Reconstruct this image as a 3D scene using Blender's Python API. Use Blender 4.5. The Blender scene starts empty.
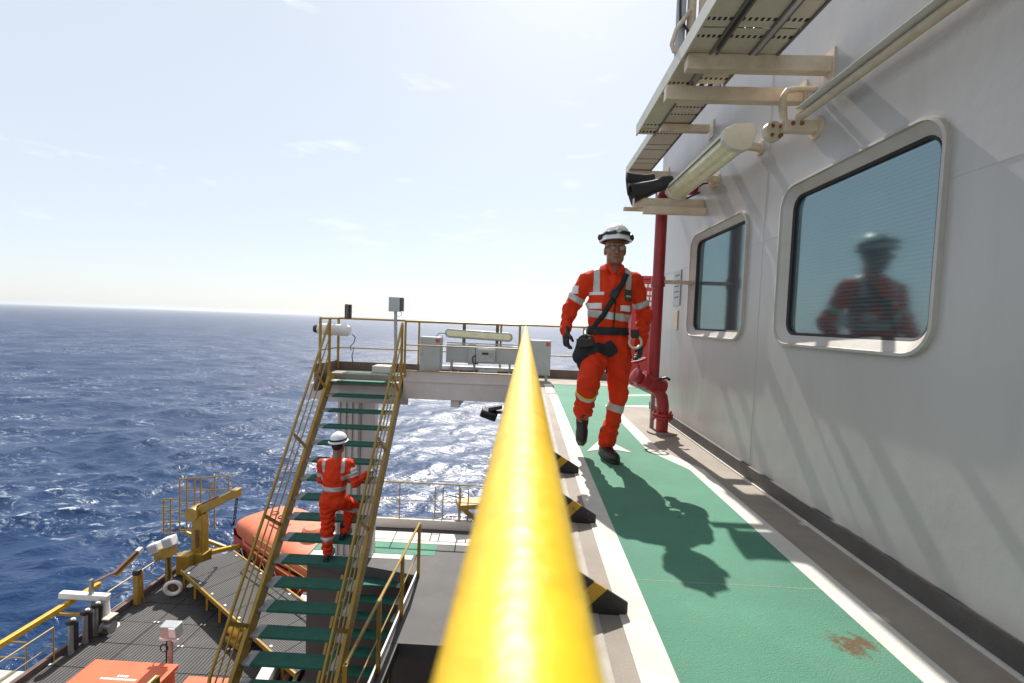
import bpy, bmesh, math, random
import numpy as np
from math import sin, cos, tan, pi, radians, sqrt, atan, atan2
from mathutils import Vector, Matrix, noise
from mathutils.bvhtree import BVHTree

random.seed(7)
rng = np.random.default_rng(11)
S = bpy.context.scene
COL = S.collection

# ------------------------------------------------------------------ camera
FPX = 455.0
YAW, PITCH, ROLL = atan(13.2 / FPX), atan(21.0 / FPX), radians(2.1)
cam_d = bpy.data.cameras.new('camera')
cam = bpy.data.objects.new('camera', cam_d)
COL.objects.link(cam)
cam_d.sensor_width = 36.0
cam_d.lens = FPX * 36.0 / 1024.0
cam_d.clip_start = 0.02
cam_d.clip_end = 120000.0
_fw = Vector((-sin(YAW) * cos(PITCH), cos(YAW) * cos(PITCH), -sin(PITCH)))
_r0 = Vector((cos(YAW), sin(YAW), 0))
_u0 = _r0.cross(_fw)
_R = _r0 * cos(ROLL) + _u0 * sin(ROLL)
_U = _u0 * cos(ROLL) - _r0 * sin(ROLL)
_m = Matrix((_R, _U, -_fw)).transposed().to_4x4()
_m.translation = (0, 0, 1.1)
cam.matrix_world = _m
cam_d.dof.use_dof = True
cam_d.dof.focus_distance = 4.2
cam_d.dof.aperture_fstop = 5.0
S.camera = cam

# ------------------------------------------------------------------ sky, sun, exposure
SUN_EL, SUN_AZ = radians(46.9), radians(3.9)         # azimuth: degrees left of straight ahead (+Y)
W = bpy.data.worlds.new('World')
S.world = W
W.use_nodes = True
wn, wl = W.node_tree.nodes, W.node_tree.links
for n in list(wn):
    wn.remove(n)
out = wn.new('ShaderNodeOutputWorld')
bg = wn.new('ShaderNodeBackground')
sky = wn.new('ShaderNodeTexSky')
sky.sky_type = 'NISHITA'
sky.sun_disc = False
sky.sun_elevation = SUN_EL
sky.sun_rotation = SUN_AZ
sky.altitude = 20.0
sky.air_density = 1.0
sky.dust_density = 0.7
sky.ozone_density = 1.0
bg.inputs['Strength'].default_value = 0.073
# thin wisps of cloud, from the direction of view on the sky sphere
tc = wn.new('ShaderNodeTexCoord')
mp = wn.new('ShaderNodeMapping')
mp.inputs['Scale'].default_value = (3.0, 3.0, 11.0)
nz = wn.new('ShaderNodeTexNoise')
nz.inputs['Scale'].default_value = 2.2
nz.inputs['Detail'].default_value = 7.0
nz.inputs['Roughness'].default_value = 0.6
rp = wn.new('ShaderNodeValToRGB')
rp.color_ramp.elements[0].position = 0.60
rp.color_ramp.elements[0].color = (0, 0, 0, 1)
rp.color_ramp.elements[1].position = 0.78
rp.color_ramp.elements[1].color = (1, 1, 1, 1)
mm = wn.new('ShaderNodeMath'); mm.operation = 'MULTIPLY_ADD'; mm.inputs[1].default_value = 0.38; mm.inputs[2].default_value = 0.62   # + an even thin veil
mx = wn.new('ShaderNodeMix'); mx.data_type = 'RGBA'
mx.inputs['B'].default_value = (9.0, 9.55, 10.2, 1)
wl.new(tc.outputs['Generated'], mp.inputs['Vector'])
wl.new(mp.outputs['Vector'], nz.inputs['Vector'])
wl.new(nz.outputs['Fac'], rp.inputs['Fac'])
wl.new(rp.outputs['Color'], mm.inputs[0])
wl.new(mm.outputs[0], mx.inputs['Factor'])
wl.new(sky.outputs['Color'], mx.inputs['A'])
wl.new(mx.outputs['Result'], bg.inputs['Color'])
wl.new(bg.outputs['Background'], out.inputs['Surface'])

sun_d = bpy.data.lights.new('sun', 'SUN')
sun_d.energy = 4.6
sun_d.angle = radians(0.53)
sun_d.color = (1.0, 0.95, 0.88)
sun = bpy.data.objects.new('sun', sun_d)
COL.objects.link(sun)
_sd = Vector((-sin(SUN_AZ) * cos(SUN_EL), cos(SUN_AZ) * cos(SUN_EL), sin(SUN_EL)))   # towards the sun
sun.rotation_euler = _sd.to_track_quat('Z', 'Y').to_euler()
sun.location = (-4, 40, 40)

S.view_settings.view_transform = 'Standard'
S.view_settings.look = 'None'
S.view_settings.gamma = 1.0
S.view_settings.exposure = 0.60
S.view_settings.use_curve_mapping = False
S.cycles.use_denoising = True
S.cycles.max_bounces = 8
S.cycles.diffuse_bounces = 4
S.cycles.glossy_bounces = 4
S.cycles.transparent_max_bounces = 8
S.cycles.caustics_reflective = False
S.cycles.caustics_refractive = False
S.cycles.sample_clamp_indirect = 6.0

# ------------------------------------------------------------------ materials
MATS = {}


def mat(name, color, rough=0.5, metal=0.0, var=0.15, scale=3.0, bump=0.0, bscale=60.0,
        rust=0.0, rust_scale=4.0, rust_col=(0.16, 0.055, 0.016), stretch=None, spec=0.5, dirt=0.0,
        dirt_col=(0.09, 0.07, 0.05), coat=0.0, fine=0.0):
    """painted / plain surface: base colour with soft variation, dirt, rust spots and fine relief"""
    m = bpy.data.materials.new(name)
    m.use_nodes = True
    nt = m.node_tree
    N, L = nt.nodes, nt.links
    b = N['Principled BSDF']
    b.inputs['Roughness'].default_value = rough
    b.inputs['Metallic'].default_value = metal
    b.inputs['Specular IOR Level'].default_value = spec
    b.inputs['Coat Weight'].default_value = coat
    b.inputs['Coat Roughness'].default_value = 0.12
    geo = N.new('ShaderNodeNewGeometry')
    vec = geo.outputs['Position']
    if stretch:
        mpn = N.new('ShaderNodeMapping')
        mpn.inputs['Scale'].default_value = stretch
        L.new(vec, mpn.inputs['Vector'])
        svec = mpn.outputs['Vector']
    else:
        svec = vec

    def ns(sc, det, ro, v=vec):
        t = N.new('ShaderNodeTexNoise')
        t.inputs['Scale'].default_value = sc
        t.inputs['Detail'].default_value = det
        t.inputs['Roughness'].default_value = ro
        L.new(v, t.inputs['Vector'])
        return t.outputs['Fac']

    def ramp(f, a, c):
        r = N.new('ShaderNodeMapRange')
        r.inputs['From Min'].default_value = a
        r.inputs['From Max'].default_value = c
        L.new(f, r.inputs['Value'])
        return r.outputs['Result']

    def mixc(f, a, c, amt=1.0):
        q = N.new('ShaderNodeMix'); q.data_type = 'RGBA'
        if amt != 1.0:
            k = N.new('ShaderNodeMath'); k.operation = 'MULTIPLY'; k.inputs[1].default_value = amt
            L.new(f, k.inputs[0]); f = k.outputs[0]
        L.new(f, q.inputs['Factor'])
        for s, v in (('A', a), ('B', c)):
            if isinstance(v, tuple):
                q.inputs[s].default_value = (*v, 1)
            else:
                L.new(v, q.inputs[s])
        return q.outputs['Result']

    c = tuple(color)
    lo = tuple(max(0, x * (1 - var)) for x in c)
    hi = tuple(min(1, x * (1 + var)) for x in c)
    cur = mixc(ramp(ns(scale, 5, 0.6, svec), 0.3, 0.7), lo, hi)
    if fine:
        cur = mixc(ramp(ns(bscale * 1.3, 3, 0.7), 0.52, 0.75), cur, tuple(x * 0.55 for x in c), fine)
    if dirt:
        cur = mixc(ramp(ns(scale * 1.7 + 0.7, 9, 0.68, svec), 0.50, 0.72), cur, dirt_col, dirt)
    if rust:
        f = ramp(ns(rust_scale, 10, 0.72, svec), 0.72 - 0.16 * rust, 0.80 - 0.12 * rust)
        cur = mixc(f, cur, rust_col)
        rr = N.new('ShaderNodeMapRange')
        rr.inputs['To Min'].default_value = rough
        rr.inputs['To Max'].default_value = 0.85
        L.new(f, rr.inputs['Value'])
        L.new(rr.outputs['Result'], b.inputs['Roughness'])
    L.new(cur, b.inputs['Base Color'])
    if bump:
        bp = N.new('ShaderNodeBump')
        bp.inputs['Strength'].default_value = bump
        bp.inputs['Distance'].default_value = 0.01
        L.new(ns(bscale, 6, 0.65), bp.inputs['Height'])
        L.new(bp.outputs['Normal'], b.inputs['Normal'])
    MATS[name] = m
    return m


def add_wave_lines(m, direction, scale, depth, dark=0.45, amt=0.6):
    """fine parallel bars (open grating): relief and darker gaps"""
    nt = m.node_tree
    N, L = nt.nodes, nt.links
    b = N['Principled BSDF']
    geo = N.new('ShaderNodeNewGeometry')
    mpn = N.new('ShaderNodeMapping')
    mpn.inputs['Rotation'].default_value = (0, 0, direction)
    L.new(geo.outputs['Position'], mpn.inputs['Vector'])
    w = N.new('ShaderNodeTexWave')
    w.bands_direction = 'X'
    w.inputs['Scale'].default_value = scale
    L.new(mpn.outputs['Vector'], w.inputs['Vector'])
    r = N.new('ShaderNodeMapRange')
    r.inputs['From Min'].default_value = 0.25
    r.inputs['From Max'].default_value = 0.6
    L.new(w.outputs['Fac'], r.inputs['Value'])
    src = b.inputs['Base Color'].links[0].from_socket
    q = N.new('ShaderNodeMix'); q.data_type = 'RGBA'; q.blend_type = 'MULTIPLY'
    q.inputs['Factor'].default_value = amt
    cc = N.new('ShaderNodeMix'); cc.data_type = 'RGBA'
    cc.inputs['A'].default_value = (dark, dark, dark, 1)
    cc.inputs['B'].default_value = (1, 1, 1, 1)
    L.new(r.outputs['Result'], cc.inputs['Factor'])
    L.new(src, q.inputs['A'])
    L.new(cc.outputs['Result'], q.inputs['B'])
    L.new(q.outputs['Result'], b.inputs['Base Color'])
    bp = N.new('ShaderNodeBump')
    bp.inputs['Strength'].default_value = 0.8
    bp.inputs['Distance'].default_value = depth
    L.new(w.outputs['Fac'], bp.inputs['Height'])
    L.new(bp.outputs['Normal'], b.inputs['Normal'])


mat('rail_yellow', (0.78, 0.50, 0.010), 0.40, var=0.10, scale=14, bump=0.28, bscale=38, dirt=0.40, dirt_col=(0.46, 0.23, 0.012), coat=0.22, rust=0.16, rust_scale=34, fine=0.18)
mat('yellow', (0.34, 0.205, 0.022), 0.45, var=0.18, scale=5, bump=0.08, bscale=50, rust=0.45, rust_scale=7, dirt=0.35, dirt_col=(0.25, 0.13, 0.02))
mat('yellow_clean', (0.62, 0.36, 0.02), 0.45, var=0.12, scale=5, bump=0.06, bscale=50, rust=0.2, dirt=0.25, dirt_col=(0.3, 0.16, 0.02))
mat('deck_green', (0.082, 0.245, 0.160), 0.78, var=0.15, scale=1.8, bump=0.75, bscale=190, dirt=0.38, dirt_col=(0.125, 0.225, 0.160), fine=0.45, rust=0.12, rust_scale=5.5)
mat('deck_white', (0.60, 0.575, 0.52), 0.75, var=0.10, scale=4, bump=0.45, bscale=200, dirt=0.42, dirt_col=(0.42, 0.35, 0.27), rust=0.18, rust_scale=9)
mat('deck_bare', (0.30, 0.258, 0.215), 0.72, var=0.22, scale=2.3, bump=0.5, bscale=180, dirt=0.65, dirt_col=(0.22, 0.15, 0.10), rust=0.35, rust_scale=3.5, fine=0.5)
mat('kerb_paint', (0.40, 0.36, 0.31), 0.75, var=0.15, scale=3, bump=0.4, bscale=180, dirt=0.6, dirt_col=(0.27, 0.22, 0.17), fine=0.4)
mat('wall_white', (0.455, 0.432, 0.412), 0.27, var=0.06, scale=0.8, bump=0.34, bscale=2.0, dirt=0.42, dirt_col=(0.36, 0.335, 0.31), rust=0.26, rust_scale=3.2, rust_col=(0.33, 0.265, 0.20), stretch=(2.2, 2.2, 0.5))
mat('skirting', (0.085, 0.075, 0.07), 0.6, var=0.25, scale=4, bump=0.3, bscale=60, dirt=0.5, dirt_col=(0.12, 0.09, 0.07))
mat('frame_white', (0.47, 0.44, 0.40), 0.4, var=0.08, scale=3, bump=0.10, bscale=30, dirt=0.45, dirt_col=(0.36, 0.26, 0.17), rust=0.42, rust_scale=6)
mat('gasket', (0.012, 0.012, 0.013), 0.6, var=0.1)
mat('beige', (0.60, 0.50, 0.37), 0.5, var=0.10, scale=5, bump=0.1, bscale=40, dirt=0.5, dirt_col=(0.40, 0.25, 0.13), rust=0.50, rust_scale=6)
mat('tray_metal', (0.58, 0.52, 0.42), 0.55, metal=0.0, var=0.12, scale=2.5, bump=0.06, bscale=40, dirt=0.5, dirt_col=(0.34, 0.27, 0.18), rust=0.25)
mat('tray_dark', (0.16, 0.145, 0.13), 0.5, metal=0.2, var=0.2)
mat('slot_black', (0.02, 0.017, 0.015), 0.8)
mat('lamp_body', (0.62, 0.60, 0.50), 0.45, var=0.08, dirt=0.35, dirt_col=(0.4, 0.34, 0.2))
mat('lamp_lens', (0.74, 0.70, 0.46), 0.22, var=0.10, scale=8, coat=0.4, dirt=0.3, dirt_col=(0.55, 0.46, 0.22))
mat('black_plastic', (0.018, 0.017, 0.018), 0.45, var=0.2)
mat('cable', (0.012, 0.012, 0.012), 0.5)
mat('pipe_red', (0.30, 0.015, 0.018), 0.38, var=0.18, scale=6, bump=0.12, bscale=40, dirt=0.3, dirt_col=(0.16, 0.03, 0.025), rust=0.25)
mat('sign_red', (0.42, 0.025, 0.03), 0.5, var=0.1)
mat('print_white', (0.78, 0.76, 0.74), 0.6, var=0.03)
mat('tread_green', (0.006, 0.105, 0.068), 0.7, var=0.2, scale=7, bump=0.6, bscale=150, fine=0.3)
mat('tread_grey', (0.36, 0.37, 0.38), 0.55, metal=0.2, var=0.15, scale=9, bump=0.3, bscale=90, dirt=0.3)
mat('beam_white', (0.62, 0.56, 0.53), 0.5, var=0.07, scale=1.5, dirt=0.35, dirt_col=(0.48, 0.38, 0.32), rust=0.25, rust_scale=5, bump=0.06, bscale=20)
mat('coaming', (0.13, 0.085, 0.07), 0.6, var=0.3, scale=4, rust=0.4)
mat('cabinet_grey', (0.40, 0.42, 0.42), 0.45, metal=0.1, var=0.06, dirt=0.15, bump=0.03, bscale=25)
mat('steel', (0.35, 0.35, 0.34), 0.4, metal=0.6, var=0.15)
mat('grating', (0.058, 0.054, 0.052), 0.6, metal=0.2, var=0.25, scale=0.8, dirt=0.35, dirt_col=(0.15, 0.12, 0.10))
add_wave_lines(MATS['grating'], 0.0, 3.2, 0.03)
mat('grating_fine', (0.075, 0.072, 0.069), 0.6, metal=0.2, var=0.22, scale=0.8, dirt=0.3)
add_wave_lines(MATS['grating_fine'], radians(-58), 6.0, 0.02)
mat('hull', (0.10, 0.07, 0.06), 0.6, var=0.3, scale=0.5, rust=0.4, rust_scale=1.5)
mat('deck_grey', (0.062, 0.057, 0.054), 0.7, var=0.22, scale=1.2, bump=0.35, bscale=90, dirt=0.4, dirt_col=(0.13, 0.11, 0.10))
mat('orange_lid', (0.72, 0.13, 0.045), 0.5, var=0.08, scale=2, dirt=0.25, dirt_col=(0.55, 0.18, 0.10))
mat('boat_orange', (0.50, 0.062, 0.018), 0.42, var=0.12, scale=1.2, dirt=0.4, dirt_col=(0.55, 0.20, 0.12), coat=0.2)  # darker copy of the boat's orange: the side's shade is in the colour
mat('boat_orange_lit', (0.58, 0.15, 0.065), 0.5, var=0.12, scale=1.5, dirt=0.35, dirt_col=(0.6, 0.35, 0.22))  # paler copy of the same orange, sunlight painted into the canopy colour
mat('white_paint', (0.72, 0.71, 0.69), 0.45, var=0.06, dirt=0.3, dirt_col=(0.5, 0.42, 0.34), rust=0.2)
mat('buoy_white', (0.74, 0.70, 0.64), 0.55, var=0.06)
mat('pale_deck', (0.55, 0.52, 0.43), 0.6, var=0.10, dirt=0.3)
mat('brown_pipe', (0.17, 0.08, 0.05), 0.55, var=0.3, rust=0.6)
mat('coverall', (0.64, 0.036, 0.005), 0.78, var=0.07, scale=14, bump=0.25, bscale=170, spec=0.25)
mat('coverall_far', (0.66, 0.037, 0.005), 0.78, var=0.07, scale=14, bump=0.25, bscale=120, spec=0.25)
mat('reflective', (0.46, 0.45, 0.43), 0.42, metal=0.25, var=0.10, scale=25)
mat('reflective_edge', (0.62, 0.55, 0.05), 0.6, var=0.1)
mat('skin', (0.30, 0.135, 0.085), 0.5, var=0.08, scale=20, bump=0.06, bscale=90)
mat('hair', (0.018, 0.012, 0.010), 0.7)
mat('black_leather', (0.016, 0.014, 0.014), 0.42, var=0.25, scale=20, bump=0.2, bscale=80)
mat('black_fabric', (0.013, 0.013, 0.016), 0.75, var=0.2, scale=30, bump=0.25, bscale=200)
mat('glove_grey', (0.30, 0.30, 0.30), 0.7, var=0.15)
mat('helmet_white', (0.76, 0.76, 0.76), 0.28, var=0.03, coat=0.3, dirt=0.15, dirt_col=(0.5, 0.48, 0.45))
mat('badge_white', (0.70, 0.66, 0.64), 0.7, var=0.08, scale=60)
mat('badge_dark', (0.03, 0.06, 0.03), 0.7, var=0.5, scale=70)
mat('red_mark', (0.55, 0.06, 0.03), 0.5)
mat('clear_lens', (0.16, 0.085, 0.06), 0.08, var=0.1, coat=0.8)
mat('chain', (0.02, 0.02, 0.022), 0.5, metal=0.5)


def hazard_material():
    m = bpy.data.materials.new('hazard')
    m.use_nodes = True
    N, L = m.node_tree.nodes, m.node_tree.links
    b = N['Principled BSDF']
    geo = N.new('ShaderNodeNewGeometry')
    dot = N.new('ShaderNodeVectorMath'); dot.operation = 'DOT_PRODUCT'
    dot.inputs[1].default_value = (-0.707, 0.0, 0.707)
    L.new(geo.outputs['Position'], dot.inputs[0])
    a = N.new('ShaderNodeMath'); a.operation = 'ADD'; a.inputs[1].default_value = 3.01
    L.new(dot.outputs['Value'], a.inputs[0])
    md = N.new('ShaderNodeMath'); md.operation = 'MODULO'; md.inputs[1].default_value = 0.17
    L.new(a.outputs[0], md.inputs[0])
    gt = N.new('ShaderNodeMath'); gt.operation = 'GREATER_THAN'; gt.inputs[1].default_value = 0.115
    L.new(md.outputs[0], gt.inputs[0])
    q = N.new('ShaderNodeMix'); q.data_type = 'RGBA'
    q.inputs['A'].default_value = (0.012, 0.011, 0.010, 1)
    q.inputs['B'].default_value = (0.45, 0.26, 0.015, 1)
    L.new(gt.outputs[0], q.inputs['Factor'])
    t = N.new('ShaderNodeTexNoise'); t.inputs['Scale'].default_value = 35; t.inputs['Detail'].default_value = 8
    L.new(geo.outputs['Position'], t.inputs['Vector'])
    r = N.new('ShaderNodeMapRange'); r.inputs['From Min'].default_value = 0.6; r.inputs['From Max'].default_value = 0.75
    L.new(t.outputs['Fac'], r.inputs['Value'])
    q2 = N.new('ShaderNodeMix'); q2.data_type = 'RGBA'; q2.inputs['B'].default_value = (0.12, 0.06, 0.03, 1)
    L.new(r.outputs['Result'], q2.inputs['Factor']); L.new(q.outputs['Result'], q2.inputs['A'])
    L.new(q2.outputs['Result'], b.inputs['Base Color'])
    b.inputs['Roughness'].default_value = 0.55
    MATS['hazard'] = m


hazard_material()


def add_stain(m, spots, col):
    """worn rust stains with ragged outlines at given places on the deck"""
    N, L = m.node_tree.nodes, m.node_tree.links
    b = N['Principled BSDF']
    geo = N.new('ShaderNodeNewGeometry')
    nz_ = N.new('ShaderNodeTexNoise'); nz_.inputs['Scale'].default_value = 28; nz_.inputs['Detail'].default_value = 9; nz_.inputs['Roughness'].default_value = 0.75
    L.new(geo.outputs['Position'], nz_.inputs['Vector'])
    for x, y, r in spots:
        d = N.new('ShaderNodeVectorMath'); d.operation = 'DISTANCE'; d.inputs[1].default_value = (x, y, 0.004)
        L.new(geo.outputs['Position'], d.inputs[0])
        q = N.new('ShaderNodeMath'); q.operation = 'MULTIPLY_ADD'; q.inputs[1].default_value = 1 / r; q.inputs[2].default_value = 0.0
        L.new(d.outputs['Value'], q.inputs[0])
        k = N.new('ShaderNodeMath'); k.operation = 'MULTIPLY_ADD'; k.inputs[1].default_value = -5.0
        L.new(nz_.outputs['Fac'], k.inputs[0]); L.new(q.outputs[0], k.inputs[2])
        f = N.new('ShaderNodeMapRange'); f.inputs['From Min'].default_value = -1.35; f.inputs['From Max'].default_value = -2.1
        L.new(k.outputs[0], f.inputs['Value'])
        src = b.inputs['Base Color'].links[0].from_socket
        mxx = N.new('ShaderNodeMix'); mxx.data_type = 'RGBA'; mxx.inputs['B'].default_value = (*col, 1)
        L.new(f.outputs['Result'], mxx.inputs['Factor']); L.new(src, mxx.inputs['A'])
        L.new(mxx.outputs['Result'], b.inputs['Base Color'])


add_stain(MATS['deck_green'], [(1.175, 1.585, 0.055), (1.235, 1.60, 0.045), (1.12, 1.40, 0.012), (0.93, 2.6, 0.012), (1.0, 2.9, 0.012)], (0.115, 0.072, 0.028))


def glass_material():
    """coated window glass: half mirror, half see-through with a blue-green tint"""
    m = bpy.data.materials.new('window_glass')
    m.use_nodes = True
    N, L = m.node_tree.nodes, m.node_tree.links
    N.remove(N['Principled BSDF'])
    o = N['Material Output']
    gl = N.new('ShaderNodeBsdfGlossy'); gl.inputs['Color'].default_value = (0.32, 0.43, 0.45, 1); gl.inputs['Roughness'].default_value = 0.085
    tr = N.new('ShaderNodeBsdfTransparent'); tr.inputs['Color'].default_value = (0.45, 0.62, 0.66, 1)
    mxs = N.new('ShaderNodeMixShader'); mxs.inputs['Fac'].default_value = 0.62
    L.new(tr.outputs[0], mxs.inputs[1]); L.new(gl.outputs[0], mxs.inputs[2])
    # dried salt film, with the fine ribbing of the laminated pane
    geo = N.new('ShaderNodeNewGeometry')
    w = N.new('ShaderNodeTexWave'); w.bands_direction = 'Z'; w.inputs['Scale'].default_value = 15.0; w.inputs['Distortion'].default_value = 0.4
    L.new(geo.outputs['Position'], w.inputs['Vector'])
    nzg = N.new('ShaderNodeTexNoise'); nzg.inputs['Scale'].default_value = 3.0; nzg.inputs['Detail'].default_value = 6
    L.new(geo.outputs['Position'], nzg.inputs['Vector'])
    fr = N.new('ShaderNodeMath'); fr.operation = 'MULTIPLY_ADD'; fr.inputs[1].default_value = 0.13; fr.inputs[2].default_value = 0.05
    L.new(w.outputs['Fac'], fr.inputs[0])
    fr2 = N.new('ShaderNodeMath'); fr2.operation = 'MULTIPLY_ADD'; fr2.inputs[1].default_value = 0.16
    L.new(nzg.outputs['Fac'], fr2.inputs[0]); L.new(fr.outputs[0], fr2.inputs[2])
    dfs = N.new('ShaderNodeBsdfDiffuse'); dfs.inputs['Color'].default_value = (0.20, 0.29, 0.31, 1)
    mx2 = N.new('ShaderNodeMixShader')
    L.new(fr2.outputs[0], mx2.inputs['Fac']); L.new(mxs.outputs[0], mx2.inputs[1]); L.new(dfs.outputs[0], mx2.inputs[2])
    L.new(mx2.outputs[0], o.inputs['Surface'])
    MATS['window_glass'] = m
    m = mat('blind', (0.34, 0.42, 0.43), 0.7, var=0.08)
    nt = m.node_tree
    N, L = nt.nodes, nt.links
    geo = N.new('ShaderNodeNewGeometry')
    w = N.new('ShaderNodeTexWave'); w.bands_direction = 'Z'; w.inputs['Scale'].default_value = 15.0
    L.new(geo.outputs['Position'], w.inputs['Vector'])
    b = N['Principled BSDF']
    src = b.inputs['Base Color'].links[0].from_socket
    q = N.new('ShaderNodeMix'); q.data_type = 'RGBA'; q.blend_type = 'MULTIPLY'; q.inputs['Factor'].default_value = 0.7
    L.new(src, q.inputs['A']); L.new(w.outputs['Color'], q.inputs['B'])
    L.new(q.outputs['Result'], b.inputs['Base Color'])


glass_material()


def water_material():
    m = bpy.data.materials.new('sea_water')
    m.use_nodes = True
    N, L = m.node_tree.nodes, m.node_tree.links
    o = N['Material Output']
    b = N['Principled BSDF']
    b.inputs['Base Color'].default_value = (0.0015, 0.026, 0.088, 1)
    b.inputs['Roughness'].default_value = 0.10
    b.inputs['IOR'].default_value = 1.333
    geo = N.new('ShaderNodeNewGeometry')

    def ns(sc, det, ro, st=(1, 1, 1), dist=0.0, rot=0.0):
        mpn = N.new('ShaderNodeMapping')
        mpn.inputs['Scale'].default_value = st
        mpn.inputs['Rotation'].default_value = (0, 0, rot)
        L.new(geo.outputs['Position'], mpn.inputs['Vector'])
        t = N.new('ShaderNodeTexNoise')
        t.inputs['Scale'].default_value = sc
        t.inputs['Detail'].default_value = det
        t.inputs['Roughness'].default_value = ro
        t.inputs['Distortion'].default_value = dist
        L.new(mpn.outputs['Vector'], t.inputs['Vector'])
        return t.outputs['Fac']

    def rng_(f, a, c, lo=0.0, hi=1.0):
        r = N.new('ShaderNodeMapRange')
        r.inputs['From Min'].default_value = a
        r.inputs['From Max'].default_value = c
        r.inputs['To Min'].default_value = lo
        r.inputs['To Max'].default_value = hi
        L.new(f, r.inputs['Value'])
        return r.outputs['Result']

    def op(k, a, c):
        q = N.new('ShaderNodeMath'); q.operation = k
        for i, v in enumerate((a, c)):
            if isinstance(v, float):
                q.inputs[i].default_value = v
            else:
                L.new(v, q.inputs[i])
        return q.outputs[0]
    # ripples on top of the modelled waves
    h = op('ADD', op('MULTIPLY', ns(0.55, 5, 0.52, (0.5, 1.0, 1), 0.5, 0.4), 1.0), op('MULTIPLY', ns(2.4, 4, 0.5, (0.6, 1.0, 1), 0.4, 0.3), 0.16))
    bp = N.new('ShaderNodeBump')
    bp.inputs['Strength'].default_value = 1.0
    bp.inputs['Distance'].default_value = 0.48
    L.new(h, bp.inputs['Height'])
    L.new(bp.outputs['Normal'], b.inputs['Normal'])
    fa = N.new('ShaderNodeAttribute'); fa.attribute_name = 'fine_slope'
    L.new(rng_(fa.outputs['Fac'], 0.0, 1.0, 0.24, 0.66), b.inputs['Roughness'])
    # foam: crests (vertex attribute from the wave shape) broken up by noise, and torn streaks
    at = N.new('ShaderNodeAttribute'); at.attribute_name = 'crest'
    crest = at.outputs['Fac']
    br = ns(0.8, 10, 0.72, (1.0, 0.55, 1), 1.2, 0.4)
    f1 = rng_(op('ADD', op('MULTIPLY', crest, 0.40), br), 0.745, 0.885)
    patch = rng_(ns(0.05, 5, 0.65, (0.7, 1.0, 1), 0.8, 0.2), 0.455, 0.585)
    wisp = rng_(ns(0.55, 12, 0.78, (0.55, 1.0, 1), 2.0, 0.4), 0.53, 0.66)
    f2 = op('MULTIPLY', op('MULTIPLY', patch, wisp), 0.9)
    foam = op('MAXIMUM', f1, f2)
    fm = N.new('ShaderNodeMath'); fm.operation = 'MINIMUM'; fm.inputs[1].default_value = 0.9
    L.new(foam, fm.inputs[0])
    df = N.new('ShaderNodeBsdfDiffuse'); df.inputs['Color'].default_value = (0.58, 0.66, 0.74, 1)
    L.new(bp.outputs['Normal'], df.inputs['Normal'])
    ms = N.new('ShaderNodeMixShader')
    L.new(fm.outputs[0], ms.inputs['Fac'])
    L.new(b.outputs[0], ms.inputs[1]); L.new(df.outputs[0], ms.inputs[2])
    L.new(ms.outputs[0], o.inputs['Surface'])
    MATS['sea_water'] = m


water_material()

# ------------------------------------------------------------------ mesh helpers


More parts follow.
